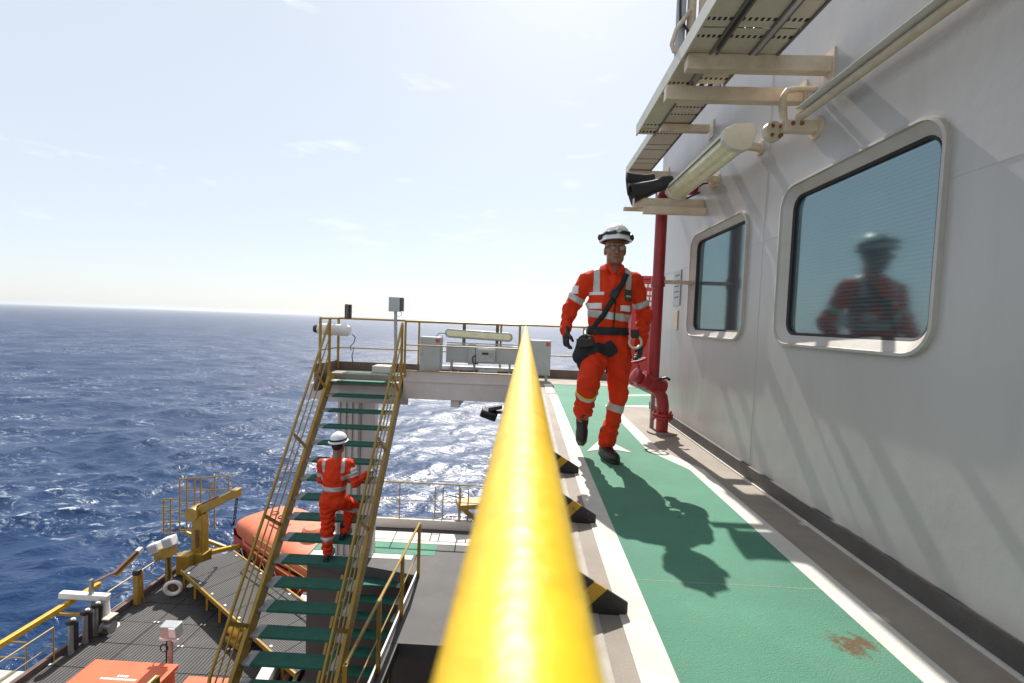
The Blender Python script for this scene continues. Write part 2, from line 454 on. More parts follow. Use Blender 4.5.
class MB:
    """collects shapes in world coordinates; build() links them as one mesh object"""

    def __init__(self):
        self.v, self.f = [], []

    def add(self, vs, fs):
        o = len(self.v)
        self.v += [tuple(p) for p in vs]
        self.f += [tuple(i + o for i in f) for f in fs]
        return self

    def box(self, lo, hi):
        x0, y0, z0 = lo; x1, y1, z1 = hi
        return self.add([(x0, y0, z0), (x1, y0, z0), (x1, y1, z0), (x0, y1, z0), (x0, y0, z1), (x1, y0, z1), (x1, y1, z1), (x0, y1, z1)],
                        [(0, 3, 2, 1), (4, 5, 6, 7), (0, 1, 5, 4), (1, 2, 6, 5), (2, 3, 7, 6), (3, 0, 4, 7)])

    def obox(self, c, sx, sy, sz, mtx=None, rz=0.0):
        """oriented box, centre c, half sizes"""
        m = mtx or Matrix.Rotation(rz, 3, 'Z')
        c = Vector(c)
        vs = [c + m @ Vector((x * sx, y * sy, z * sz)) for z in (-1, 1) for x, y in ((-1, -1), (1, -1), (1, 1), (-1, 1))]
        return self.add(vs, [(0, 3, 2, 1), (4, 5, 6, 7), (0, 1, 5, 4), (1, 2, 6, 5), (2, 3, 7, 6), (3, 0, 4, 7)])

    def bar(self, a, b, w, h, up=(0, 0, 1)):
        """rectangular bar from a to b"""
        a, b = Vector(a), Vector(b)
        d = (b - a).normalized()
        u = Vector(up)
        if abs(d.dot(u)) > 0.98:
            u = Vector((1, 0, 0))
        s = d.cross(u).normalized()
        u = s.cross(d).normalized()
        vs = []
        for p in (a, b):
            vs += [p - s * w / 2 - u * h / 2, p + s * w / 2 - u * h / 2, p + s * w / 2 + u * h / 2, p - s * w / 2 + u * h / 2]
        return self.add(vs, [(0, 1, 2, 3)[::-1], (4, 5, 6, 7), (0, 1, 5, 4), (1, 2, 6, 5), (2, 3, 7, 6), (3, 0, 4, 7)])

    def tube(self, pts, r, n=10, cap=True):
        """round tube through points (r number or list)"""
        pts = [Vector(p) for p in pts]
        rs = r if isinstance(r, (list, tuple)) else [r] * len(pts)
        vs, fs = [], []
        prev = None
        for i, p in enumerate(pts):
            if i == 0:
                d = pts[1] - p
            elif i == len(pts) - 1:
                d = p - pts[i - 1]
            else:
                d = (pts[i + 1] - p).normalized() + (p - pts[i - 1]).normalized()
            d.normalize()
            if prev is None:
                u = Vector((0, 0, 1)) if abs(d.z) < 0.9 else Vector((1, 0, 0))
                s = d.cross(u).normalized()
            else:
                s = (prev - d * prev.dot(d)).normalized()
            prev = s
            t = d.cross(s)
            for k in range(n):
                a = 2 * pi * k / n
                vs.append(p + (s * cos(a) + t * sin(a)) * rs[i])
        for i in range(len(pts) - 1):
            for k in range(n):
                fs.append((i * n + k, i * n + (k + 1) % n, (i + 1) * n + (k + 1) % n, (i + 1) * n + k))
        if cap:
            fs.append(tuple(range(n))[::-1])
            fs.append(tuple(range((len(pts) - 1) * n, len(pts) * n)))
        return self.add(vs, fs)

    def prism(self, poly, z0, z1):
        """vertical prism over a counter-clockwise polygon"""
        n = len(poly)
        vs = [(x, y, z0) for x, y in poly] + [(x, y, z1) for x, y in poly]
        fs = [tuple(range(n))[::-1], tuple(range(n, 2 * n))] + [(i, (i + 1) % n, n + (i + 1) % n, n + i) for i in range(n)]
        return self.add(vs, fs)

    def plate(self, pts, nrm, th):
        """flat polygon given by 3-D points, thickened along nrm"""
        n = len(pts)
        d = Vector(nrm) * th
        vs = [Vector(p) for p in pts] + [Vector(p) + d for p in pts]
        fs = [tuple(range(n))[::-1], tuple(range(n, 2 * n))] + [(i, (i + 1) % n, n + (i + 1) % n, n + i) for i in range(n)]
        return self.add(vs, fs)

    def lathe(self, c, prof, n=20, axis=(0, 0, 1)):
        """surface of revolution: prof = [(radius, along)]"""
        ax = Vector(axis).normalized()
        u = Vector((1, 0, 0)) if abs(ax.x) < 0.9 else Vector((0, 1, 0))
        s = ax.cross(u).normalized(); t = ax.cross(s)
        c = Vector(c)
        vs, fs = [], []
        for r, h in prof:
            for k in range(n):
                a = 2 * pi * k / n
                vs.append(c + ax * h + (s * cos(a) + t * sin(a)) * r)
        for i in range(len(prof) - 1):
            for k in range(n):
                fs.append((i * n + k, i * n + (k + 1) % n, (i + 1) * n + (k + 1) % n, (i + 1) * n + k))
        fs.append(tuple(range(n))[::-1]); fs.append(tuple(range((len(prof) - 1) * n, len(prof) * n)))
        return self.add(vs, fs)

    def build(self, name, material, parent=None, bevel=0.0, smooth=True):
        off = world_loc(parent) if parent else Vector((0, 0, 0))
        me = bpy.data.meshes.new(name)
        me.from_pydata([Vector(p) - off for p in self.v], [], self.f)
        bm = bmesh.new(); bm.from_mesh(me)
        bmesh.ops.recalc_face_normals(bm, faces=bm.faces)
        bm.to_mesh(me); bm.free()
        return link(name, me, material, parent, bevel, smooth)


def world_loc(o):
    v = Vector((0, 0, 0))
    while o:
        v += o.location
        o = o.parent
    return v


def link(name, me, material, parent=None, bevel=0.0, smooth=True):
    o = bpy.data.objects.new(name, me)
    COL.objects.link(o)
    me.materials.append(MATS[material])
    if smooth and len(me.polygons):
        me.polygons.foreach_set('use_smooth', [True] * len(me.polygons))
        me.set_sharp_from_angle(angle=0.6)
    if parent:
        o.parent = parent
    if bevel:
        b = o.modifiers.new('bevel', 'BEVEL'); b.width = bevel; b.segments = 2; b.limit_method = 'ANGLE'
    return o


def tag(o, label, cat, group=None):
    o['label'] = label; o['category'] = cat
    if group:
        o['group'] = group
    return o


def thing(name, loc, label, cat, group=None):
    o = bpy.data.objects.new(name, None)
    COL.objects.link(o)
    o.location = loc
    o.empty_display_size = 0.1
    return tag(o, label, cat, group)


def structure(o):
    o['kind'] = 'structure'
    return o


def arc(c, r, a0, a1, n, ux, uy):
    ux, uy, c = Vector(ux), Vector(uy), Vector(c)
    return [c + ux * r * cos(a0 + (a1 - a0) * i / n) + uy * r * sin(a0 + (a1 - a0) * i / n) for i in range(n + 1)]


def copy_tree(o, delta, label=None):
    c = o.copy(); COL.objects.link(c); c.location = o.location + Vector(delta)
    if label:
        c['label'] = label
    for ch in o.children:
        d = ch.copy(); COL.objects.link(d); d.parent = c
        for g in ch.children:
            e = g.copy(); COL.objects.link(e); e.parent = d
    return c


def railing(name, label, path, h=1.05, mids=(0.55,), posts=None, r=0.021, mr=0.013, pr=0.02, m='yellow', group=None, spacing=1.4, square=False):
    """guard rail along a base path: top_rail, mid_rail(s) and each post"""
    path = [Vector(p) for p in path]
    t = thing(name, path[0], label, 'railing', group)
    up = Vector((0, 0, 1))
    MB().tube([p + up * h for p in path], r, 8).build('top_rail', m, t)
    for k in mids:
        MB().tube([p + up * k for p in path], mr, 8).build('mid_rail', m, t)
    for i in range(len(path) - 1):
        a, b = path[i], path[i + 1]
        n = max(1, round((b - a).length / spacing))
        for j in range(n + (1 if i == len(path) - 2 else 0)):
            p = a.lerp(b, j / n)
            mb = MB()
            if square:
                mb.bar(p, p + up * h, pr * 2, pr * 2)
            else:
                mb.tube([p, p + up * (h - r * 0.5)], pr, 8)
            mb.build('post', m, t)
    return t

# ================================================================== SETTING
SEA = -26.0


def make_sea():
    na, nr = 1000, 760
    th = np.radians(np.linspace(-112, 112, na))
    rr = np.exp(np.linspace(np.log(14.0), np.log(42000.0), nr))
    TH, RR = np.meshgrid(th, rr, indexing='ij')
    X = RR * np.sin(TH); Y = RR * np.cos(TH)
    Z = np.full_like(X, SEA) - RR ** 2 / (2 * 6.371e6)
    dr = RR * (np.log(42000 / 14.0) / nr)
    dx = np.zeros_like(X); dy = np.zeros_like(X); dz = np.zeros_like(X); J = np.zeros_like(X)
    nw = 64
    lam = np.exp(np.linspace(np.log(1.6), np.log(34.0), nw)) * (1 + 0.1 * rng.standard_normal(nw))
    wind = radians(-28)                                   # heading the waves run to, from +Y towards -X
    ang = wind + rng.standard_normal(nw) * 0.55
    ph = rng.uniform(0, 2 * pi, nw)
    amp = 0.0155 * lam ** 0.58
    wob = 0.5 + 0.5 * np.sin(X * 0.041 + 1.3) * np.sin(Y * 0.057 + 0.4)
    for i in range(nw):
        k = 2 * pi / lam[i]
        kx, ky = k * sin(ang[i]), k * cos(ang[i])
        w = np.clip((lam[i] / dr - 1.8) / 2.0, 0, 1) * amp[i] * (0.75 + 0.5 * wob)
        p = kx * X + ky * Y + ph[i]
        c, s = np.cos(p), np.sin(p)
        dz += w * c
        q = 0.9
        dx -= q * w * s * sin(ang[i]); dy -= q * w * s * cos(ang[i])
        J += q * w * k * c
    v = np.stack([X + dx, Y + dy, Z + dz], -1).reshape(-1, 3)
    crest = np.clip((J - 0.28) / 0.38, 0, 1).reshape(-1)
    i0 = (np.arange(na - 1)[:, None] * nr + np.arange(nr - 1)[None]).reshape(-1)
    f = np.stack([i0, i0 + 1, i0 + nr + 1, i0 + nr], -1)
    f = f[:, ::-1]
    me = bpy.data.meshes.new('sea')
    me.vertices.add(len(v)); me.vertices.foreach_set('co', v.astype(np.float32).ravel())
    me.loops.add(f.size); me.loops.foreach_set('vertex_index', f.ravel().astype(np.int32))
    me.polygons.add(len(f))
    me.polygons.foreach_set('loop_start', (np.arange(len(f)) * 4).astype(np.int32))
    me.polygons.foreach_set('use_smooth', np.ones(len(f), dtype=bool))
    me.update(calc_edges=True)
    at = me.attributes.new('crest', 'FLOAT', 'POINT')
    at.data.foreach_set('value', crest.astype(np.float32))
    at = me.attributes.new('fine_slope', 'FLOAT', 'POINT')      # share of the wave slopes too fine for the mesh
    at.data.foreach_set('value', np.clip(np.log(RR / 50.0) / np.log(600.0 / 50.0), 0, 1).astype(np.float32).ravel())
    if me.polygons[0].normal.z < 0:
        me.flip_normals()
    o = bpy.data.objects.new('sea', me); COL.objects.link(o)
    me.materials.append(MATS['sea_water'])
    structure(o)


make_sea()

# hull and the lower deck plate
structure(MB().prism([(-13.35, -14), (14, -14), (14, 10.5), (-4.2, 11.6), (-11.6, 18.6), (-13.35, 18.6)], SEA - 4, -9.42).build('hull', 'hull'))
LZ = -9.2
lower = structure(MB().prism([(-13.4, -10), (-0.6, -10), (-0.6, 10.2), (-4.3, 11.4), (-11.6, 18.5), (-13.4, 18.5)], -9.42, LZ - 0.03).build('lower_deck', 'grating'))
# grating panels, each with its own edges
k = 0
for iy in range(9):
    for ix in range(5):
        x0 = -13.25 + ix * 1.55; y0 = 9.2 + iy * 0.98
        if y0 + 0.95 > 16.6 - max(0, (x0 + 12.0)) * 0.62:
            continue
        MB().box((x0, y0, LZ - 0.03), (x0 + 1.525, y0 + 0.958, LZ + random.uniform(0, 0.006))).build('grating_panel', 'grating', lower)
for iy in range(6):
    for ix in range(5):
        x0 = -13.25 + ix * 1.55; y0 = 9.2 + iy * 0.98
        if random.random() < 0.75:
            c = MB()
            for s in (-0.06, 0.06):
                c.box((x0 + s - 0.025, y0 - 0.03, LZ + 0.007), (x0 + s + 0.025, y0 + 0.03, LZ + 0.03))
            c.build('grating_clip', 'print_white', lower)

# ---- upper walkway deck: plate, bare edge, green lane, white lines
walk = structure(MB().prism([(-0.12, -3.0), (6.0, -3.0), (6.0, 9.0), (-3.72, 9.0), (-3.72, 8.36), (-2.17, 8.36), (-2.17, 8.1), (-0.12, 8.1)], -0.22, 0.0).build('walkway_deck', 'deck_bare'))
g = MB().prism([(0.515, -3), (1.30, -3), (1.30, 3.50), (1.11, 3.98), (1.11, 6.15), (4.0, 6.6), (4.0, 8.0), (0.515, 8.0)], -0.01, 0.004)
structure(g.build('green_lane', 'deck_green'))
mk = structure(MB().prism([(0.395, -3), (0.515, -3), (0.515, 6.85), (0.395, 6.85)], -0.01, 0.0045).build('lane_line', 'deck_white'))
MB().prism([(0.36, 7.0), (0.49, 7.0), (0.49, 8.0), (0.36, 8.0)], -0.01, 0.0045).build('dash', 'deck_white', mk)
mk = structure(MB().prism([(1.30, -3), (1.415, -3), (1.415, 3.52), (1.225, 4.02), (1.225, 6.03), (4.0, 6.46), (4.0, 6.6), (1.11, 6.15), (1.11, 3.98), (1.30, 3.50)], -0.01, 0.0045).build('lane_line', 'deck_white'))
MB().prism([(1.6, 7.0), (2.6, 7.3), (2.6, 7.42), (1.6, 7.12)], -0.01, 0.006).build('dash', 'deck_white', mk)
arrow = structure(MB().prism([(0.56, 3.86), (0.76, 3.98), (0.95, 3.88), (0.80, 4.30), (0.76, 4.32)], -0.01, 0.008).build('painted_arrow', 'deck_white'))
# weld seams across the deck
for y in (1.93, 5.2):
    MB().box((0.515, y - 0.0018, -0.01), (1.30 if y < 3 else 1.11, y + 0.0018, 0.0046)).build('weld_seam', 'deck_bare', walk)
# pale scuffed strip of the bare edge
MB().prism([(0.22, -3), (0.31, -3), (0.32, 6.8), (0.23, 6.8)], -0.01, 0.0035).build('pale_strip', 'kerb_paint', walk)
# landing: underside girders, toe board, coamings
MB().box((-2.16, 8.06, -0.37), (-0.13, 8.10, 0.14)).build('fascia', 'beam_white', walk, bevel=0.006)
MB().box((-2.16, 8.045, -0.06), (-0.13, 8.06, -0.045)).build('fascia_weld', 'beam_white', walk)
MB().box((-3.72, 8.40, -0.55), (-2.16, 8.46, -0.221)).build('header_beam', 'beam_white', walk, bevel=0.005)
MB().box((-3.76, 8.9, -0.30), (6.0, 8.98, 0.17)).build('back_coaming', 'coaming', walk, bevel=0.006)
MB().box((-3.78, 8.05, -0.30), (-3.70, 8.9, 0.19)).build('side_coaming', 'coaming', walk, bevel=0.006)
MB().box((-2.9, 8.55, 0.0), (-2.55, 8.88, 0.14)).build('curb_block', 'beam_white', walk, bevel=0.01)
MB().box((-3.4, 8.40, 0.0), (-2.35, 8.62, 0.012)).build('landing_mat', 'tread_green', walk)
for s in (-1.3, 0.1):
    MB().box((s, 8.1, -0.5), (s + 0.15, 8.9, -0.221)).build('girder', 'beam_white', walk)

# column that carries the landing
col_t = thing('support_column', (-3.6, 9.75, -4.2), 'pale ribbed steel column under the landing behind the green staircase', 'column')
MB().box((-4.02, 9.68, -4.2), (-3.52, 9.90, -0.52)).build('shaft', 'beam_white', col_t, bevel=0.02)
for i in range(4):
    MB().box((-4.00 + i * 0.135, 9.645, -4.2), (-3.945 + i * 0.135, 9.68, -0.52)).build('rib', 'beam_white', col_t, bevel=0.008)
MB().box((-3.50, 9.72, -4.2), (-3.20, 9.95, -0.52)).build('shaft', 'beam_white', col_t, bevel=0.02)
MB().box((-4.05, 8.45, -0.52), (-3.18, 9.97, -0.221)).build('cap_beam', 'beam_white', col_t, bevel=0.02)

# ---- intermediate deck
IZ = -4.2
mid = structure(MB().prism([(-2.02, 7.1), (5, 7.1), (5, 11.2), (-4.6, 11.2), (-4.6, 9.6), (-2.02, 9.05)], IZ - 0.25, IZ).build('intermediate_deck', 'deck_grey'))
MB().prism([(-4.55, 9.85), (-1.85, 9.85), (-1.85, 10.35), (-4.55, 10.35)], IZ - 0.01, IZ + 0.006).build('green_strip', 'deck_green', mid)
MB().prism([(-4.55, 10.37), (4, 10.37), (4, 10.9), (-4.55, 10.9)], IZ - 0.01, IZ + 0.006).build('white_strip', 'deck_white', mid)
MB().prism([(-4.55, 9.64), (-2.3, 9.64), (-2.3, 9.83), (-4.55, 9.83)], IZ - 0.01, IZ + 0.006).build('white_strip', 'deck_white', mid)
MB().box((-4.6, 9.62, -9.2), (5, 9.72, IZ - 0.251)).build('dark_backing', 'hull', mid)  # added dark wall, makes the void under this deck look black
MB().box((-4.6, 11.1, IZ), (5, 11.2, IZ + 0.22)).build('edge_coaming', 'beam_white', mid, bevel=0.01)
# blank steel casing below the walkway, carrying the deckhouse
casing = thing('engine_casing', (2, 2, LZ), 'dark steel casing under the green walkway', 'building')
MB().box((0.3, -3, -9.2), (6, 7.9, -0.221)).build('wall', 'hull', casing)

# ---- deckhouse with two windows
WX = 1.67
house = thing('deckhouse', (3.5, 1.5, 0), 'white painted steel deckhouse wall with two rounded windows beside the green walkway', 'building')
WINS = [(1.905, 3.09), (3.55, 4.74)]
WZ0, WZ1, WR = 1.008, 2.022, 0.14


def rrect(a0, a1, b0, b1, r, n=7):
    r = max(r, 0.004)
    pts = []
    for cx, cy, s in ((a1 - r, b1 - r, 0), (a0 + r, b1 - r, 1), (a0 + r, b0 + r, 2), (a1 - r, b0 + r, 3)):
        for i in range(n + 1):
            a = pi / 2 * (s + i / n)
            pts.append((cx + r * cos(a), cy + r * sin(a)))
    return pts


def wall_with_holes():
    cu = bpy.data.curves.new('wall_curve', 'CURVE')
    cu.dimensions = '2D'; cu.fill_mode = 'BOTH'; cu.extrude = 0.006
    loops = [[(-3, 0.1), (5.95, 0.1), (5.95, 3.75), (-3, 3.75)]]
    for a, b in WINS:
        loops.append(rrect(a + 0.03, b - 0.03, WZ0 + 0.03, WZ1 - 0.03, WR - 0.03))
    for lp in loops:
        sp = cu.splines.new('POLY'); sp.points.add(len(lp) - 1); sp.use_cyclic_u = True
        for p, (y, z) in zip(sp.points, lp):
            p.co = (y, z, 0, 1)
    tmp = bpy.data.objects.new('wall_curve', cu); COL.objects.link(tmp)
    dg = bpy.context.evaluated_depsgraph_get()
    me = bpy.data.meshes.new_from_object(tmp.evaluated_get(dg))
    bpy.data.objects.remove(tmp)
    off = world_loc(house)
    for v in me.vertices:
        y, z, d = v.co
        v.co = Vector((WX + 0.006 + d, y, z)) - off
    bm = bmesh.new(); bm.from_mesh(me)
    bmesh.ops.recalc_face_normals(bm, faces=bm.faces); bm.to_mesh(me); bm.free()
    me.materials.clear()
    return link('wall', me, 'wall_white', house)


wall_with_holes()
MB().box((WX + 0.012, 5.938, 0.0), (6.0, 5.95, 3.75)).build('end_wall', 'wall_white', house)
MB().box((WX + 0.0, -3, 3.75), (6.0, 5.95, 3.8)).build('roof', 'beam_white', house)
MB().box((WX + 0.35, -3, 0.0), (WX + 0.40, 5.9, 3.7)).build('inner_lining', 'cable', house)
MB().box((WX - 0.022, -3, 0.012), (WX + 0.02, 5.96, 0.108)).build('skirting', 'skirting', house, bevel=0.004)
MB().box((WX - 0.034, -3, 0.0), (WX - 0.022, 5.96, 0.014)).build('skirting_ledge', 'deck_white', house)
for ya, yb in ((-3, 1.90), (3.095, 3.545), (4.745, 5.9)):
    MB().box((WX - 0.0015, ya, 1.729), (WX + 0.002, yb, 1.741)).build('weld_seam', 'wall_white', house)
for y in (3.33, 0.4):
    MB().tube([(WX + 0.001, y, z) for z in (0.11, 0.9, 1.7, 2.6, 3.7)], 0.004, 6).build('weld_seam', 'wall_white', house)
for wi, (a, b) in enumerate(WINS):
    prof = [(-0.004, 0.012), (-0.004, -0.024), (0.010, -0.026), (0.014, -0.012), (0.064, 0.024), (0.066, 0.060)]
    vs, fs = [], []
    for ins, dep in prof:
        vs += [(WX + dep, y, z) for y, z in rrect(a + ins, b - ins, WZ0 + ins, WZ1 - ins, WR - ins * 0.85)]
    n = len(vs) // len(prof)
    for i in range(len(prof) - 1):
        for kk in range(n):
            fs.append((i * n + kk, i * n + (kk + 1) % n, (i + 1) * n + (kk + 1) % n, (i + 1) * n + kk))
    win = MB().add(vs, fs).build('window', 'frame_white', house)
    gk = []
    gf = []
    for ins, dep in ((0.0665, 0.024), (0.080, 0.032), (0.082, 0.055)):
        gk += [(WX + dep, y, z) for y, z in rrect(a + ins, b - ins, WZ0 + ins, WZ1 - ins, WR - ins * 0.85)]
    for i in range(2):
        for kk in range(n):
            gf.append((i * n + kk, i * n + (kk + 1) % n, (i + 1) * n + (kk + 1) % n, (i + 1) * n + kk))
    MB().add(gk, gf).build('gasket', 'gasket', win)
    p = [(WX + 0.045, y, z) for y, z in rrect(a + 0.07, b - 0.07, WZ0 + 0.07, WZ1 - 0.07, 0.075)]
    MB().plate(p, (1, 0, 0), 0.001).build('pane', 'window_glass', win, smooth=False)
    MB().box((WX + 0.09, a - 0.02, WZ0 - 0.02), (WX + 0.1, b + 0.02, WZ1 + 0.02)).build('blind', 'blind', win)
mat('stain_rust', (0.22, 0.085, 0.02), 0.85, var=0.4, scale=60)

# ================================================================== OBJECTS ALONG THE WALKWAY
# ---- the long handrail next to the camera
near = thing('guard_rail', (0, 4, 0), 'thick glossy bright yellow handrail along the green walkway with striped brackets', 'railing')
RZ = 1.1 - 0.107
MB().tube([(0.002, -0.6, RZ)] + [(0.002, y, RZ) for y in np.linspace(0, 8.06, 30)], 0.025, 40).build('top_rail', 'rail_yellow', near)
MB().tube([(0.0, -0.6, 0.52), (0.0, 8.06, 0.52)], 0.014, 12).build('mid_rail', 'yellow_clean', near)
MB().box((-0.11, -0.6, 0.0), (-0.10, 8.03, 0.10)).build('toe_board', 'yellow_clean', near)
for y in (0.86, 1.695, 2.475, 3.29, 4.1, 4.9, 5.7, 6.5, 7.3):
    MB().tube([(0, y, 0), (0, y, RZ - 0.015)], 0.021, 12).build('post', 'yellow_clean', near)
    if y > 3.5:
        continue
    MB().plate([(0.02, y, 0.001), (0.425, y, 0.001), (0.425, y, 0.05), (0.02, y, 0.285)], (0, -1, 0), 0.010).build('bracket', 'hazard', near)

# ---- fire main riser with hydrant valve
PX, PY = 1.335, 4.72
pp = thing('fire_pipe', (1.45, PY, 0), 'red fire main pipe with flanges and hydrant valve standing against the white wall', 'pipe')
MB().tube([(PX, PY, 0.50), (PX, PY, 2.30)], 0.058, 24).build('riser', 'pipe_red', pp)
MB().lathe((PX, PY, 2.27), [(0.058, 0), (0.095, 0), (0.095, 0.022), (0.058, 0.022)], 20).build('flange', 'pipe_red', pp)
MB().lathe((PX, PY, 2.30), [(0.058, 0), (0.095, 0), (0.095, 0.022), (0.058, 0.022)], 20).build('flange', 'pipe_red', pp)
MB().tube([(PX, PY, 2.31), (PX, PY, 2.38)] + arc((PX + 0.11, PY, 2.38), 0.11, pi, pi / 2, 6, (1, 0, 0), (0, 0, 1)) + [(WX + 0.05, PY, 2.49)], 0.055, 18).build('top_elbow', 'pipe_red', pp)
MB().tube([(PX + 0.105, PY - 0.03, 0.02), (PX + 0.105, PY - 0.03, 0.22)] + [(PX + 0.105, PY - 0.03, 0.28), (PX + 0.090, PY - 0.025, 0.37), (PX + 0.045, PY - 0.015, 0.44), (PX, PY, 0.47), (PX, PY, 0.54)], 0.060, 20).build('base_elbow', 'pipe_red', pp)
MB().lathe((PX + 0.105, PY - 0.03, 0.0), [(0.055, 0.0), (0.15, 0.002), (0.15, 0.016), (0.062, 0.016)], 22).build('base_plate', 'deck_bare', pp)
for z in (0.155, 0.185):
    MB().lathe((PX + 0.105, PY - 0.03, z), [(0.06, 0), (0.105, 0), (0.105, 0.024), (0.06, 0.024)], 20).build('flange', 'pipe_red', pp)
for i in range(8):
    a = 2 * pi * i / 8
    MB().tube([(PX + 0.105 + 0.085 * cos(a), PY - 0.03 + 0.085 * sin(a), 0.135), (PX + 0.105 + 0.085 * cos(a), PY - 0.03 + 0.085 * sin(a), 0.23)], 0.011, 6).build('bolt', 'pipe_red', pp)
MB().lathe((PX, PY - 0.01, 0.50), [(0.05, -0.12), (0.085, -0.12), (0.09, -0.09), (0.085, -0.06), (0.09, 0.0), (0.085, 0.07), (0.05, 0.1)], 20, (-0.8, -0.35, 0.25)).build('tee_body', 'pipe_red', pp)
vb = MB().lathe((PX - 0.13, PY - 0.06, 0.55), [(0.03, -0.10), (0.07, -0.08), (0.075, -0.02), (0.095, -0.02), (0.095, 0.02), (0.06, 0.02), (0.06, 0.07), (0.08, 0.07), (0.08, 0.10), (0.03, 0.12)], 18, (-0.8, -0.2, 0.5)).build('valve', 'pipe_red', pp)
wc = Vector((PX - 0.20, PY - 0.08, 0.74))
wm = MB().tube(arc(wc, 0.085, 0, 2 * pi, 20, (1, 0, 0.3), (0, 1, 0)), 0.012, 8, cap=False)
for i in range(4):
    a = pi / 2 * i + 0.4
    wm.tube([wc, wc + Vector((cos(a) * 0.085, sin(a) * 0.085, cos(a) * 0.085 * 0.3))], 0.008, 6)
wm.tube([wc, (PX - 0.14, PY - 0.06, 0.60)], 0.012, 8)
wm.build('hand_wheel', 'pipe_red', vb)
MB().tube([(PX + 0.03, PY - 0.06, 0.55), (PX + 0.10, PY - 0.10, 0.58), (PX + 0.14, PY - 0.10, 0.56)], 0.014, 8).build('lever', 'black_plastic', pp)
MB().box((PX - 0.03, PY - 0.05, 1.535), (WX, PY + 0.05, 1.565)).build('wall_clip', 'beige', pp)
MB().lathe((PX, PY, 1.50), [(0.059, 0), (0.07, 0), (0.07, 0.10), (0.059, 0.10)], 18).build('clamp', 'pipe_red', pp)
MB().box((PX + 0.02, PY + 0.1, 0.0), (PX + 0.06, PY + 0.13, 0.40)).build('drain_post', 'steel', pp)

# small notice plates on the wall behind the pipe
n1 = tag(MB().box((WX - 0.012, 5.02, 1.33), (WX - 0.002, 5.24, 1.72)).build('notice_plate', 'cabinet_grey', bevel=0.002), 'small grey notice plate on the white wall right behind the red pipe', 'sign')
for z in (1.42, 1.48, 1.54, 1.60, 1.66):
    MB().box((WX - 0.0135, 5.05, z), (WX - 0.0115, 5.20, z + 0.012)).build('text_line', 'skirting', n1)
n2 = tag(MB().box((WX - 0.012, 5.06, 1.06), (WX - 0.002, 5.16, 1.28)).build('tag_plate', 'beige', bevel=0.002), 'narrow tan tag plate below the grey notice on the wall', 'sign')

# ---- horn loudspeaker
sp = thing('horn_speaker', (1.15, 4.55, 2.3), 'black double horn loudspeaker on a beige bracket above the red pipe', 'loudspeaker')


def horn(cx, cy, cz, L_, w0, w1, axis, nm):
    ax = Vector(axis).normalized()
    sd = ax.cross(Vector((0, 0, 1))).normalized(); up = sd.cross(ax)
    vs, fs = [], []
    prof = [(0.0, w0, w0), (0.35, w0 * 1.15, w0 * 1.1), (0.7, w1 * 0.72, w1 * 0.6), (1.0, w1, w1 * 0.75), (1.02, w1 * 1.05, w1 * 0.8), (0.98, w1 * 0.9, w1 * 0.65), (0.5, w0 * 0.7, w0 * 0.6)]
    for t, a, b in prof:
        c = Vector((cx, cy, cz)) + ax * L_ * t
        for i in range(16):
            an = 2 * pi * i / 16
            ca, sa = cos(an), sin(an)
            ca = math.copysign(abs(ca) ** 0.6, ca); sa = math.copysign(abs(sa) ** 0.6, sa)
            vs.append(c + sd * a * ca + up * b * sa)
    for i in range(len(prof) - 1):
        for kk in range(16):
            fs.append((i * 16 + kk, i * 16 + (kk + 1) % 16, (i + 1) * 16 + (kk + 1) % 16, (i + 1) * 16 + kk))
    fs.append(tuple(range(16))[::-1]); fs.append(tuple(range((len(prof) - 1) * 16, len(prof) * 16)))
    return MB().add(vs, fs).build(nm, 'black_plastic', sp)


horn(1.30, 4.50, 2.48, 0.34, 0.055, 0.13, (-0.93, 0.10, -0.33), 'horn')
horn(1.22, 4.62, 2.55, 0.26, 0.05, 0.13, (-0.95, 0.15, -0.15), 'horn')
MB().tube([(1.36, 4.49, 2.50), (1.27, 4.5, 2.47)], [0.05, 0.07], 14).build('driver', 'black_plastic', sp)
MB().bar((1.22, 4.52, 2.28), (1.22, 4.52, 2.52), 0.03, 0.012).build('bracket', 'beige', sp)
MB().bar((1.0, 4.52, 2.285), (WX, 4.52, 2.285), 0.07, 0.09).build('arm', 'beige', sp, bevel=0.004)
MB().bar((0.93, 4.62, 2.25), (1.5, 4.62, 2.25), 0.05, 0.03).build('arm', 'beige', sp)
MB().bar((1.08, 4.44, 2.20), (WX, 4.44, 2.20), 0.05, 0.07).build('arm', 'beige', sp, bevel=0.004)
MB().tube([(1.36, 4.47, 2.42), (1.42, 4.42, 2.36), (1.5, 4.36, 2.37), (1.58, 4.30, 2.42), (WX - 0.02, 4.28, 2.43)], 0.009, 7).build('cable', 'cable', sp)
MB().lathe((WX, 4.28, 2.43), [(0.03, -0.05), (0.05, -0.04), (0.05, 0.0), (0.02, 0.0)], 14, (1, 0, 0)).build('junction_box', 'beige', sp)

# ---- fluorescent wall lamp
fl = thing('wall_lamp', (1.45, 3.7, 2.25), 'long cream fluorescent lamp mounted on the white wall between the windows and the trays', 'lamp')
FX, FZ = 1.405, 2.40


def lamp_sweep(prof, y0, y1, nm, m, bev=0.0):
    n = len(prof)
    vs = [(FX + x, y0, FZ + z) for x, z in prof] + [(FX + x, y1, FZ + z) for x, z in prof]
    fs = [tuple(range(n)), tuple(range(n, 2 * n))[::-1]] + [(i, n + i, n + (i + 1) % n, (i + 1) % n) for i in range(n)]
    return MB().add(vs, fs).build(nm, m, fl, bevel=bev)


